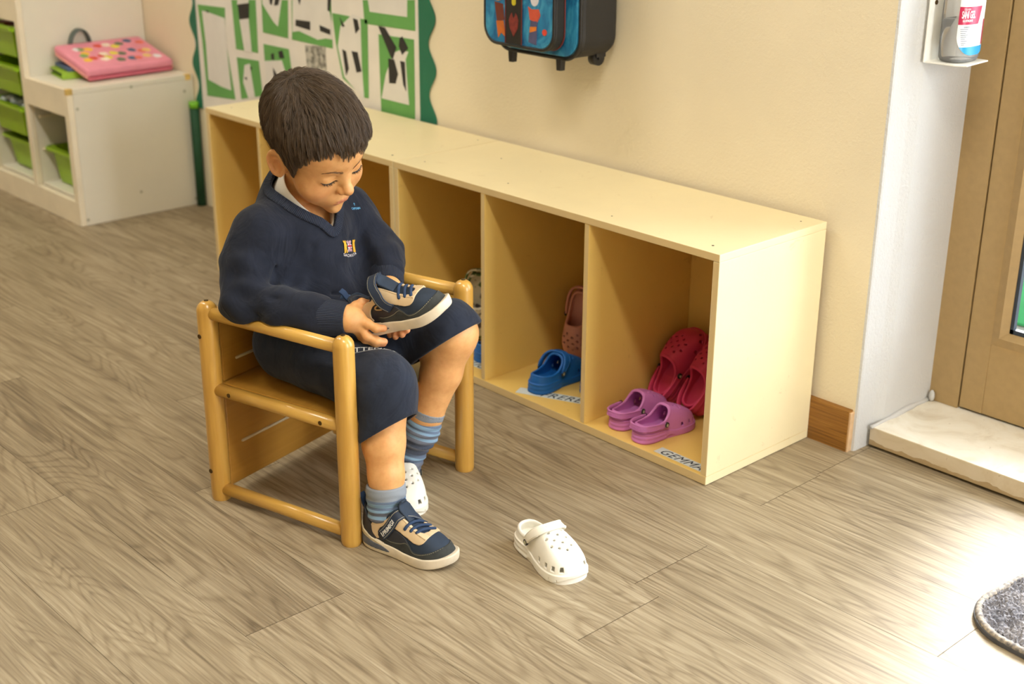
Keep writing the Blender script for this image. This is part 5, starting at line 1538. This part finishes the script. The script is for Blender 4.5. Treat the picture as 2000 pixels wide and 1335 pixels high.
def m_cloth(name, col, col2, sc=1100, strength=.35):
    t = NT(name); v = t.coord(); n = t.noise(v, 26, 4, .6); f = t.noise(v, sc, 2, .6)
    t.base(t.ramp(n, [(.35, col), (.7, col2)])); t.b.inputs['Roughness'].default_value = .92
    t.b.inputs['Specular IOR Level'].default_value = .25
    t.b.inputs['Sheen Weight'].default_value = .08; t.b.inputs['Sheen Roughness'].default_value = .5
    fd = t.noise(t.coord('Object', (1, 1, .6)), 15, 3, .5, 1.6)
    b1 = t.n('ShaderNodeBump'); b1.inputs['Strength'].default_value = .55; b1.inputs['Distance'].default_value = .012; t.l(fd, b1.inputs['Height'])
    b2 = t.bump(f, strength, .0006); t.l(b1.outputs[0], b2.inputs['Normal']); return t.m
M_sweat = m_cloth('navy_sweatshirt', rgb(25, 29, 41), rgb(33, 37, 50))
M_short = m_cloth('navy_jersey', rgb(32, 37, 50), rgb(41, 47, 61))
def m_rib(name, col, col2, fr):
    """knitted ribs: stripes follow the 'rib' attribute stored along the band"""
    t = NT(name); a = t.n('ShaderNodeAttribute', attribute_name='rib').outputs['Fac']
    s = t.math('MULTIPLY', t.math('ADD', t.math('SINE', t.math('MULTIPLY', a, fr)), 1), .5)
    t.base(t.mix(s, col, col2)); t.b.inputs['Roughness'].default_value = .92; t.bump(s, .8, .0012); return t.m
M_rib = m_rib('navy_rib', rgb(22, 27, 42), rgb(42, 50, 68), 2*PI/.0028)
V, F = sdf_mesh(sweater, (-.165, -.240, .245), (.125, .235, .605), .0024, 4, 2, 2.2)
V, F = drop_small(V, F, 1)
swo = fast_mesh('sweater', V, F, M_sweat, boy)
V, F = sdf_mesh(shorts, (-.165, -.185, .130), (.265, .160, .372), .0024, 4, 2, 2.2)
V, F = drop_small(V, F, 1)
sho = fast_mesh('shorts', V, F, M_short, boy)

def band_obj(nm, P, N, W, TH, mat, par, closed=False):
    V, F = ribbon(P, N, W, TH, closed, edge=.55)
    o = mesh_obj(nm, V, F, mat, par, True); fix_normals(o)
    P = np.asarray(P); L = np.concatenate([[0], np.cumsum(nrm(np.diff(P, axis=0)))]); vattr(o, 'rib', np.repeat(L, 10)); return o
# ribbed neckband laid on the sweater round the opening
q = NECKLINE*1.07; q = np.concatenate([q, q[:1]]); q = smooth_poly(q[:-1], 3)
pts = SWC+q[:, :1]*SWE+q[:, 1:]*A3(0, 1, 0)
pts = march(sw_solid, pts+SWN*.05, np.tile(-SWN, (len(pts), 1)))
for _ in range(6): pts = (np.roll(pts, 1, 0)+2*pts+np.roll(pts, -1, 0))/4
nn = unitgrad(sw_solid, pts, .006); nn /= nrm(nn)[:, None]
for _ in range(10): nn = (np.roll(nn, 1, 0)+2*nn+np.roll(nn, -1, 0))/4
band_obj('neckband', pts+nn*.0006, nn, .0185, .0060, M_rib, swo, True)
# cuffs
def cuff(pts, rs, par, wrist):
    pts = smooth_poly(pts, 5, False); n = len(pts); m = 40; V, A = [], []
    R_ = np.interp(np.linspace(0, 1, n), np.linspace(0, 1, len(rs)), rs)
    t = np.gradient(pts, axis=0); t /= nrm(t)[:, None]
    a = np.cross(t, A3(0, 0, 1)); a /= nrm(a)[:, None]; b = np.cross(a, t)
    rows = [(i, R_[i]) for i in range(n)]+[(n-1, R_[-1]-.0035), (n-3, R_[-1]-.0045)]
    for i, r in rows:
        for k in range(m):
            th_ = 2*PI*k/m; V.append(pts[i]+(a[i]*math.cos(th_)+b[i]*math.sin(th_))*r); A.append(th_*R_[0])
    F = [(i*m+k, i*m+(k+1) % m, (i+1)*m+(k+1) % m, (i+1)*m+k) for i in range(len(rows)-1) for k in range(m)]
    o = mesh_obj('cuff', V, F, M_rib, par, True); vattr(o, 'rib', A); fix_normals(o)
cuff([(.0580, -.1270, .3830), (.0660, -.1230, .3832), (.0860, -.1130, .3832), (.1070, -.1040, .3832)], [.0300, .0335, .0310, .0270], swo, RW)
cuff([(.0300, .1000, .3970), (.0380, .0920, .3930), (.0540, .0750, .3870), (.0660, .0610, .3840)], [.0300, .0325, .0300, .0265], swo, LW)
# white polo collar standing round the neck
M_collar = plain('white_cotton', rgb(226, 220, 210), .85, .03, 20, .3, 1200, .0004)
def collar():
    q = smooth_poly([(.078, -.009), (.058, -.028), (.028, -.046), (-.012, -.052), (-.041, -.035), (-.053, -.002), (-.041, .031), (-.012, .046), (.028, .040), (.058, .020), (.078, .001)], 6, False)
    n = len(q); s = np.linspace(0, 1, n)
    P = SWC+q[:, :1]*SWE+q[:, 1:]*A3(0, 1, 0)
    up = np.interp(s, [0, .12, .3, .5, .7, .88, 1], [.008, .014, .020, .027, .020, .014, .008]); w_ = np.interp(s, [0, .1, .3, .5, .7, .9, 1], [.016, .026, .036, .046, .036, .026, .016])
    P = P+SWN*up[:, None]
    N = np.stack([q[:, 0], q[:, 1]], 1); N = N[:, :1]*SWE+N[:, 1:]*A3(0, 1, 0); N /= nrm(N)[:, None]
    N = N+SWN*.10
    o = mesh_obj('collar', *ribbon(P, N, w_, .0030, False, edge=.4), M_collar, boy, True); fix_normals(o)
    # button placket tip at the throat
    m = MB(); c = SWC+SWE*.068; y_ = Vector((0, 1, 0))
    V, F = ribbon([c+SWN*.012+SWE*.001, c+SWN*.002+SWE*.006, c-SWN*.010+SWE*.012, c-SWN*.020+SWE*.016], [SWE]*4, .026, .003)
    fix_normals(mesh_obj('placket', V, F, M_collar, boy, True))
collar()

# ---- lettering and badges
def decal(f, c, n, up, polys, off, name, mats, par, midx=None):
    c, n, up = A3(*c), A3(*n)/np.linalg.norm(n), A3(*up)
    x = np.cross(up, n); x /= np.linalg.norm(x); y = np.cross(n, x)
    V, F = polys; V = np.asarray(V, float)
    o = c+V[:, :1]*x+V[:, 1:2]*y+n*.05
    p = march(f, o, np.tile(-n, (len(o), 1)), .1)
    g = unitgrad(f, p, .004); g /= nrm(g)[:, None]
    k = off+(V[:, 2:3] if V.shape[1] > 2 else 0)
    return mesh_obj(name, p+g*k, F, mats, par, False, midx)
def subdiv_poly(polys, res=.002):
    """fill each polygon with a small grid so it follows the cloth"""
    bm = bmesh.new(); mi = []
    for k, P in enumerate(polys):
        f = bm.faces.new([bm.verts.new((p[0], p[1], .00012*k)) for p in P]); f.material_index = k
    bmesh.ops.triangulate(bm, faces=bm.faces[:])
    for _ in range(4):
        es = [e for e in bm.edges if e.calc_length() > res]
        if not es: break
        bmesh.ops.subdivide_edges(bm, edges=es, cuts=1, use_grid_fill=False)
        bmesh.ops.triangulate(bm, faces=bm.faces[:])
    V = [v.co[:] for v in bm.verts]; bm.verts.index_update(); F = [[v.index for v in f.verts] for f in bm.faces]; mi = [f.material_index for f in bm.faces]; bm.free()
    return (V, F), mi
def rect(x0, x1, y0, y1): return [(x0, y0), (x1, y0), (x1, y1), (x0, y1)]
M_red = plain('badge_red', rgb(170, 40, 60), .8, .05); M_blu = plain('badge_blue', rgb(50, 60, 120), .8, .05); M_gold = plain('badge_gold', rgb(226, 170, 40), .7, .1, 300); M_wht = plain('badge_white', rgb(228, 220, 220), .8, .04)
fl_ = .0072; fh_ = .0095
def dg(x0, y0, x1, y1, w_):
    dx, dy = x1-x0, y1-y0; l_ = math.hypot(dx, dy); nx, ny = -dy/l_*w_/2, dx/l_*w_/2
    return [(x0-nx, y0-ny), (x1-nx, y1-ny), (x1+nx, y1+ny), (x0+nx, y0+ny)]
def lion(s): return [(s*(.0098+(p[0]-.0090)*1.35), p[1]) for p in ((.0095, -.0110), (.0118, -.0110), (.0122, -.0030), (.0134, -.0110), (.0158, -.0110), (.0146, .0010), (.0142, .0060), (.0160, .0100), (.0150, .0116), (.0134, .0092), (.0120, .0112), (.0104, .0104), (.0098, .0050), (.0090, .0005), (.0102, -.0010))]
polys = [rect(-fl_, fl_, -fh_, fh_), dg(-fl_, -fh_, fl_, fh_, .0036), dg(-fl_, fh_, fl_, -fh_, .0036), dg(-fl_, -fh_, fl_, fh_, .0014), dg(-fl_, fh_, fl_, -fh_, .0014),
         rect(-.0022, .0022, -fh_, fh_), rect(-fl_, fl_, -.0030, .0030), rect(-.0012, .0012, -fh_, fh_), rect(-fl_, fl_, -.0016, .0016), lion(1), lion(-1)]
CR_C, CR_N = (.008, .030, .4600), (.86, -.34, .38)
pm, mi = subdiv_poly(polys, .0035)
decal(sw_solid, CR_C, CR_N, (0, 0, 1), pm, .0006, 'crest', [M_blu, M_wht, M_wht, M_red, M_red, M_wht, M_wht, M_red, M_red, M_gold, M_gold], swo, mi)
tv, tf = text_mesh("SACIN'UTA", .0068, 0, 0, .0001, 1.25)
tv = np.array([(p[0], p[1]-.0190-18*(p[0]**2)*.0+9*p[0]**2*1.0, 0) for p in tv])
decal(sw_solid, CR_C, CR_N, (0, 0, 1), (tv, tf), .0007, 'lettering', M_wht, swo)
tv, tf = text_mesh('CAPTAIN', .0054, 0, 0, .0002, .9)
M_cyan = plain('light_blue_print', rgb(86, 150, 190), .8, .05)
decal(sw_solid, (-.012, .076, .515), (.72, -.25, .62), (0, 0, 1), (np.array([(p[0], p[1], 0) for p in tv]), tf), .0008, 'lettering', M_cyan, swo)
decal(sw_solid, (-.012, .076, .515), (.72, -.25, .62), (0, 0, 1), subdiv_poly([[(-.0008, .0075), (.0008, .0075), (.0005, .0095), (.0018, .0105), (0, .0130), (-.0018, .0105), (-.0005, .0095)]])[0], .0008, 'emblem', M_cyan, swo)
M_dash = plain('stitched_white', rgb(206, 208, 206), .8, .03)
tv, tf = text_mesh('ATTENDE', .0185, 0, 0, .0003, 1.05)
tv = np.array([(p[0], p[1], 0) for p in tv])
ATC, ATN, ATU = (.150, -.093, .325), (.10, -.40, .91), (-.62, .70, .36)
decal(shorts, ATC, ATN, ATU, (tv, tf), .0008, 'lettering', M_dash, sho)
pm, mi = subdiv_poly([rect(-.046, .046, -.0022, -.0013)], .006)
decal(shorts, ATC, ATN, ATU, pm, .0008, 'underline', M_dash, sho)
# label on the sweater's side hem
m = MB(); V, F = ribbon([(.0600, -.062, .4010), (.0680, -.060, .4030), (.0755, -.057, .4010)], [(.1, -.5, .8)]*3, .010, .0012)
fix_normals(mesh_obj('cuff_tag', V, F, plain('blue_tag', rgb(60, 92, 130), .7, .05), swo))

# ---- socks
def m_sock():
    t = NT('striped_sock'); a = t.n('ShaderNodeAttribute', attribute_name='along').outputs['Fac']
    r = t.n('ShaderNodeValToRGB'); r.color_ramp.interpolation = 'CONSTANT'; e = r.color_ramp.elements
    g_, lb, mb_, nv, dk = rgb(136, 142, 150), rgb(128, 164, 194), rgb(88, 108, 138), rgb(44, 56, 84), rgb(96, 100, 116)
    st = [(0, g_), (.17, mb_), (.21, lb), (.27, mb_), (.31, lb), (.35, dk), (.41, lb), (.46, dk), (.52, nv), (.62, dk), (.67, nv), (.77, mb_), (.84, lb), (.88, mb_), (.94, dk)]
    while len(e) < len(st): e.new(.5)
    for k, (p, c) in enumerate(st): e[k].position = p; e[k].color = c
    t.l(a, r.inputs[0]); n = t.noise(t.coord(), 700, 2, .6); t.base(t.mix(t.math('MULTIPLY', n, .35), r.outputs[0], rgb(150, 158, 168)))
    t.b.inputs['Roughness'].default_value = .95; t.bump(n, .5, .0006); return t.m
M_sock = m_sock()
def sock(pts, rs, lo, hi, ntop, ctop):
    nt = A3(*ntop)/np.linalg.norm(ntop); pts_ = [A3(*p) for p in pts]
    def f(P):
        d = chain(P, pts, rs, .02)
        s = (P-A3(*ctop)) @ nt
        wr = .0010*np.sin(s*420+1.5*np.sin(P[:, 1]*90))*np.clip(-s/.03, 0, 1)
        ribs = .0
        return smax(smax(d-wr, s, .0025), -np.maximum(chain(P, pts, [r-.0022 for r in rs]), -.02-s), .001)
    V, F = sdf_mesh(f, lo, hi, .0016, 4, 2, 2.2); V, F = drop_small(V, F, 1)
    L = sum(np.linalg.norm(pts_[i+1]-pts_[i]) for i in range(2))
    o = fast_mesh('sock', V, F, M_sock, boy); vattr(o, 'along', np.clip(-((V-A3(*ctop)) @ nt)/.115, 0, 1)); return o
sock([(.2000, -.1290, .1350), (.2045, -.1365, .0950), (.2040, -.1430, .0600), (.260, -.1440, .0340)], [.0320, .0298, .0225, .0170], (.150, -.185, .020), (.300, -.095, .150), (-.10, .06, .99), (.2035, -.1340, .1120))
sock([(.1560, .0610, .1800), (.1370, .0540, .1200), (.1090, .0530, .0700), (.1050, .0500, .0400), (.155, -.0080, .0290)], [.0335, .0300, .0270, .0210, .0120], (.070, -.050, .018), (.215, .115, .215), (.25, .22, .94), (.1520, .0570, .1680))

# ---- shoes: one sneaker on, one clog on, one sneaker in the hands
CHM = Matrix.Translation(CH_LOC) @ Matrix.Rotation(CH_RZ, 4, 'Z')
sn = make_sneaker('R', False, 'sneaker', None, boy); sn.matrix_parent_inverse = Matrix.Identity(4)
sn.matrix_basis = pose(.1670, -.1450, .0, .03)
cg = make_clog(M_cwhite, 'L', False, None, None, boy, 'clog'); cg.matrix_basis = pose(.0710, .0790, .0, -.85)
held = make_sneaker('L', True, 'sneaker', 'navy and beige left sneaker held in the boy\'s hands')
held.matrix_world = CHM @ pose(.1030, -.0450, .3380, math.radians(5.5), math.radians(-22.0), math.radians(12.4))
# ---- hair, brows, lashes
def m_hair(name, c):
    m = bpy.data.materials.new(name); m.use_nodes = True; t = m.node_tree
    b = t.nodes['Principled BSDF']; b.inputs['Roughness'].default_value = .38; b.inputs['Specular IOR Level'].default_value = .45
    i = t.nodes.new('ShaderNodeHairInfo'); r = t.nodes.new('ShaderNodeValToRGB')
    r.color_ramp.elements[0].color = tuple(x*.55 for x in c[:3])+(1,); r.color_ramp.elements[1].color = tuple(x*1.5 for x in c[:3])+(1,)
    t.links.new(i.outputs['Random'], r.inputs[0]); t.links.new(r.outputs[0], b.inputs['Base Color']); return m
M_hair = m_hair('dark_brown_hair', rgb(82, 65, 48))
M_hairbase = plain('hair_roots', rgb(50, 39, 28), .85, .25, 160, .6, 240, .003)
_hzx = [-.12, -.085, -.060, -.040, -.026, -.012, .004, .012, .019, .027, .038, .052, .066, .080, .11]
_hzz = [-.034, -.044, -.046, -.030, .000, .024, .024, .008, -.014, -.004, .034, .056, .071, .079, .082]
def hz(P): return P[:, 2]-np.interp(P[:, 0], _hzx, _hzz)
def haircap(P):
    d = smin(skull(P), ellip(P, (.029, 0, -.008), (.055, .0575, .068)), .025)
    x, y, z = P.T
    lump = .0018*np.sin(95*x+2*np.sin(60*y))*np.sin(80*y+1.5*np.sin(70*z))+.0010*np.sin(190*x+90*z)*np.sin(170*y)
    th_ = .0040+.0030*np.clip(hz(P)/.05, 0, 1)
    return smax(d-th_-lump, -hz(P), .006)
V, F = sdf_mesh(haircap, (-.135, -.095, -.060), (.110, .095, .165), .0020, 4, 1, 2.2); V, F = drop_small(V, F, 1)
ho = fast_mesh('hair', h2c(V), F, M_hairbase, boy)
def hair_obj(name, strands, radius, mat, par):
    """strands: (n, k, 3) in the chair frame"""
    n, k = strands.shape[:2]
    hc = bpy.data.hair_curves.new(name); hc.add_curves([k]*n)
    hc.attributes['position'].data.foreach_set('vector', strands.astype(np.float32).ravel())
    at = hc.attributes.get('radius') or hc.attributes.new('radius', 'FLOAT', 'POINT')
    at.data.foreach_set('value', np.asarray(radius, np.float32).ravel()); hc.materials.append(mat)
    return link(bpy.data.objects.new(name, hc), par)
def grow():
    R = np.random.default_rng(21)
    base = lambda P: smin(skull(P), ellip(P, (.029, 0, -.008), (.055, .0575, .068)), .025)
    nc, per, k = 2300, 24, 12
    d = R.normal(size=(nc*3, 3)); d /= nrm(d)[:, None]
    wc = A3(-.060, -.012, .110)-A3(-.012, 0, .045); wc = wc/np.linalg.norm(wc); extra = wc+R.normal(0, .30, (420, 3)); extra /= nrm(extra)[:, None]
    d = np.concatenate([extra, d]); roots = march(base, A3(-.012, 0, .045)+d*.13, -d, .13)
    roots = roots[hz(roots) > .001][:nc]; nc = len(roots)
    Wh = A3(-.060, -.012, .110)
    ln = R.uniform(.028, .044, nc)*np.interp(roots[:, 2], [-.04, .03, .08], [.42, .72, 1.0])
    P = roots.copy(); path = [P.copy()]
    lj = R.normal(0, .0011, nc)
    wav = R.normal(0, .17, (nc, 3)); g = unitgrad(base, P, .002); g /= nrm(g)[:, None]
    for j in range(1, k):
        t = j/(k-1)
        g = unitgrad(base, P, .002); g /= nrm(g)[:, None]
        v = P-Wh; v /= nrm(v)[:, None]+1e-9
        side = np.clip((np.abs(P[:, 1])-.03)/.03, 0, 1)[:, None]; front = np.clip((P[:, 0]-.01)/.05, 0, 1)[:, None]
        near = np.exp(-((P-Wh)**2).sum(1)/.016**2)[:, None]; v = v*1.0+near*wav*4+side*A3(.15, 0, -.9)+front*A3(.25, -.28, -.25)+wav*(.55+.5*math.sin(j*.9))
        v = v-g*(v*g).sum(1)[:, None]; v /= nrm(v)[:, None]+1e-9
        P = P+v*(ln/(k-1))[:, None]
        lift = np.interp(t, [0, .25, .6, 1], [.0, .0055, .0085, .0078])*np.interp(roots[:, 2], [-.03, .03, .09], [.25, .60, 1.05])+lj
        hzv = np.clip((.5-hz(P)/.02), 0, 1)
        dcur = base(P); P = P+g*(lift-dcur)[:, None]*.85
        path.append(P.copy())
    C = np.stack(path, 1)                                    # clump guides
    # trim every clump a little below the hairline so brow and temples stay clear
    hzp = hz(C.reshape(-1, 3)).reshape(nc, k); lim = -(R.uniform(.000, .008, nc)+.0065*(1+np.sin(roots[:, 1]*210+3*np.sin(roots[:, 1]*70))))*np.interp(roots[:, 0], [-.02, .05], [.35, 1.0])
    last = np.maximum((hzp > lim[:, None]).cumprod(1).sum(1)-1, 3); last = np.maximum(last, 3)
    idx = np.linspace(0, 1, k)[None]*last[:, None]; i0 = np.minimum(idx.astype(int), k-2); fr = (idx-i0)[..., None]
    ar = np.arange(nc)[:, None]; C = C[ar, i0]*(1-fr)+C[ar, i0+1]*fr
    off = R.normal(0, .0026, (nc, per, 3)); tt = np.linspace(0, 1, k)
    S = C[:, None]+off[:, :, None]*(1-.78*tt)[None, None, :, None]
    cut = R.uniform(.80, 1.0, (nc, per))
    S = S.reshape(-1, k, 3)
    # keep hair out of the skull
    Q = S.reshape(-1, 3); dq = base(Q); gq = unitgrad(base, Q, .002); gq /= nrm(gq)[:, None]
    Q = Q+gq*np.maximum(.0008-dq, 0)[:, None]; S = Q.reshape(S.shape)
    rad = np.tile(np.interp(tt, [0, .7, 1], [.00020, .00018, .00005]), (len(S), 1))
    hair_obj('hair_strands', h2c(S.reshape(-1, 3)).reshape(S.shape), rad, M_hair, ho)['kind'] = 'stuff'
grow()
def lashes():
    R = np.random.default_rng(5); M_l = m_hair('lash_hair', rgb(34, 26, 20)); M_b = m_hair('brow_hair', rgb(120, 86, 54))
    for s in (-1, 1):
        # lash line on the lowered lid
        u = np.linspace(-1, 1, 22); yy = .0300+.0132*u; zz = .0040+.0040*u*u-.0006*u
        o = np.stack([np.full(22, .12), s*yy, zz], 1); L = march(head, o, np.tile(A3(-1, 0, 0), (22, 1)), .12)
        m = MB(); m.tube([tuple(p) for p in h2c(L+A3(.0003, 0, 0))], [.0003+.0006*(1-abs(x)**2.2) for x in u], 8)
        m.obj('lash_line', M_l, boy)
        S = []
        for _ in range(75):
            t = R.uniform(-.98, .98); p = np.array([np.interp(t, u, L[:, q]) for q in range(3)])
            dr = A3(.8, s*(.55*t), -.55+R.normal(0, .08)); dr /= np.linalg.norm(dr); l_ = R.uniform(.0045, .0072)*(1-.3*abs(t))
            S.append([p+dr*l_*w_+A3(0, 0, .0018)*(w_**2) for w_ in np.linspace(0, 1, 5)])
        S = np.array(S); hair_obj('eyelashes', h2c(S.reshape(-1, 3)).reshape(S.shape), np.tile([.00022, .0002, .00016, .0001, .00005], (len(S), 1)), M_l, boy)
        # brow
        S = []
        for _ in range(240):
            t = R.uniform(0, 1); yb = .0100+.0330*t; zb = .0282+.0072*math.sin(t*PI*.75)-.0060*max(0, t-.6)+R.normal(0, .0014)*(1-.55*t)
            p = march(head, [(.125, s*yb, zb)], [(-1, 0, 0)], .13)[0]
            dr = A3(.1, s*(.45+.6*t), .42-.85*t); dr /= np.linalg.norm(dr); l_ = R.uniform(.004, .0062)
            q = np.array([p+dr*l_*w_ for w_ in (0, .33, .66, 1)]); dd = head(q); g = unitgrad(head, q, .001)
            S.append(q+g*(.0005-dd)[:, None])
        S = np.array(S); hair_obj('eyebrow', h2c(S.reshape(-1, 3)).reshape(S.shape), np.tile([.00012, .00011, .00009, .00004], (len(S), 1)), M_b, boy)
lashes()

# ================================================================== CLOGS IN THE CUBBIES
ZB = .0187
place(make_clog(M_cpur, 'L', False, 'orchid clog nearest the divider, left of its pair in the right cubby'), pose(-.262, .026, ZB, 1.62) @ Matrix.Scale(.92, 4))
place(make_clog(M_cpur, 'R', False, 'orchid clog in front of the raspberry pair, beside the name label GEMMA'), pose(-.189, .014, ZB, 1.56) @ Matrix.Scale(.92, 4))
place(make_clog(M_cred, 'L', False, 'raspberry pink clog leaning up against the back of the right cubby'), pose(-.275, .203, ZB+.006, 1.42, -1.0))
place(make_clog(M_cred, 'R', False, 'raspberry pink clog half hidden behind the shelf side panel'), pose(-.192, .199, ZB+.006, 1.40, -1.0))
place(make_clog(M_cblue, 'L', True, 'royal blue clog standing alone in front in the middle cubby'), pose(-.503, .030, ZB, 1.72))
place(make_clog(M_cblue, 'R', True, 'royal blue clog cut off by the divider in the middle cubby'), pose(-.425, .105, ZB, 1.50))
place(make_clog(M_cpink, 'R', False, 'dusty pink clog stood toe down against the cubby back'), pose(-.590, .278, ZB+.162, -1.2, 1.38))
place(make_clog(M_cblue, 'R', True, 'royal blue clog seen beside the chair leg in the third cubby'), pose(-.722, .060, ZB, 1.50))
M_cpat = NT('patterned_foam'); _n = M_cpat.noise(M_cpat.coord(), 38, 2, .5)
M_cpat.base(M_cpat.ramp(_n, [(.40, rgb(70, 100, 50)), (.44, rgb(226, 220, 200)), (.62, rgb(226, 220, 200)), (.66, rgb(90, 80, 84))])); M_cpat.b.inputs['Roughness'].default_value = .55
place(make_clog(M_cpat.m, 'L', False, 'white leaf patterned clog behind the blue one in the third cubby'), pose(-.850, .185, ZB+.163, -.95, 1.42))

# ---- loose pieces become parts of their own
def explode(names):
    for o in [o for o in bpy.data.objects if o.type == 'MESH' and o.name.split('.')[0] in names]:
        bm = bmesh.new(); bm.from_mesh(o.data); left = set(bm.verts); isl = []
        while left:
            st = [left.pop()]; g = list(st)
            while st:
                v = st.pop()
                for e_ in v.link_edges:
                    w_ = e_.other_vert(v)
                    if w_ in left: left.discard(w_); st.append(w_); g.append(w_)
            isl.append(g)
        if len(isl) > 1:
            bm.verts.index_update(); sets = [set(v.index for v in g) for g in isl]
            for k, s_ in enumerate(sets):
                b2 = bm.copy(); bmesh.ops.delete(b2, geom=[v for v in b2.verts if v.index not in s_], context='VERTS')
                if k == 0: b2.to_mesh(o.data)
                else:
                    me = o.data.copy(); b2.to_mesh(me); c = o.copy(); c.data = me; COL.objects.link(c)
                b2.free()
        bm.free()
explode({'screw_cap', 'screw_hole', 'corner_sticker', 'printed_shapes', 'handle_tab', 'foot', 'runner', 'toy_blocks'})
for o in bpy.data.objects:
    if o.name.startswith('toy_blocks'):
        o.name = 'toy_block'; o['group'] = 'toy blocks in the top tray'; o['label'] = 'dark red toy block lying in the topmost lime tray'
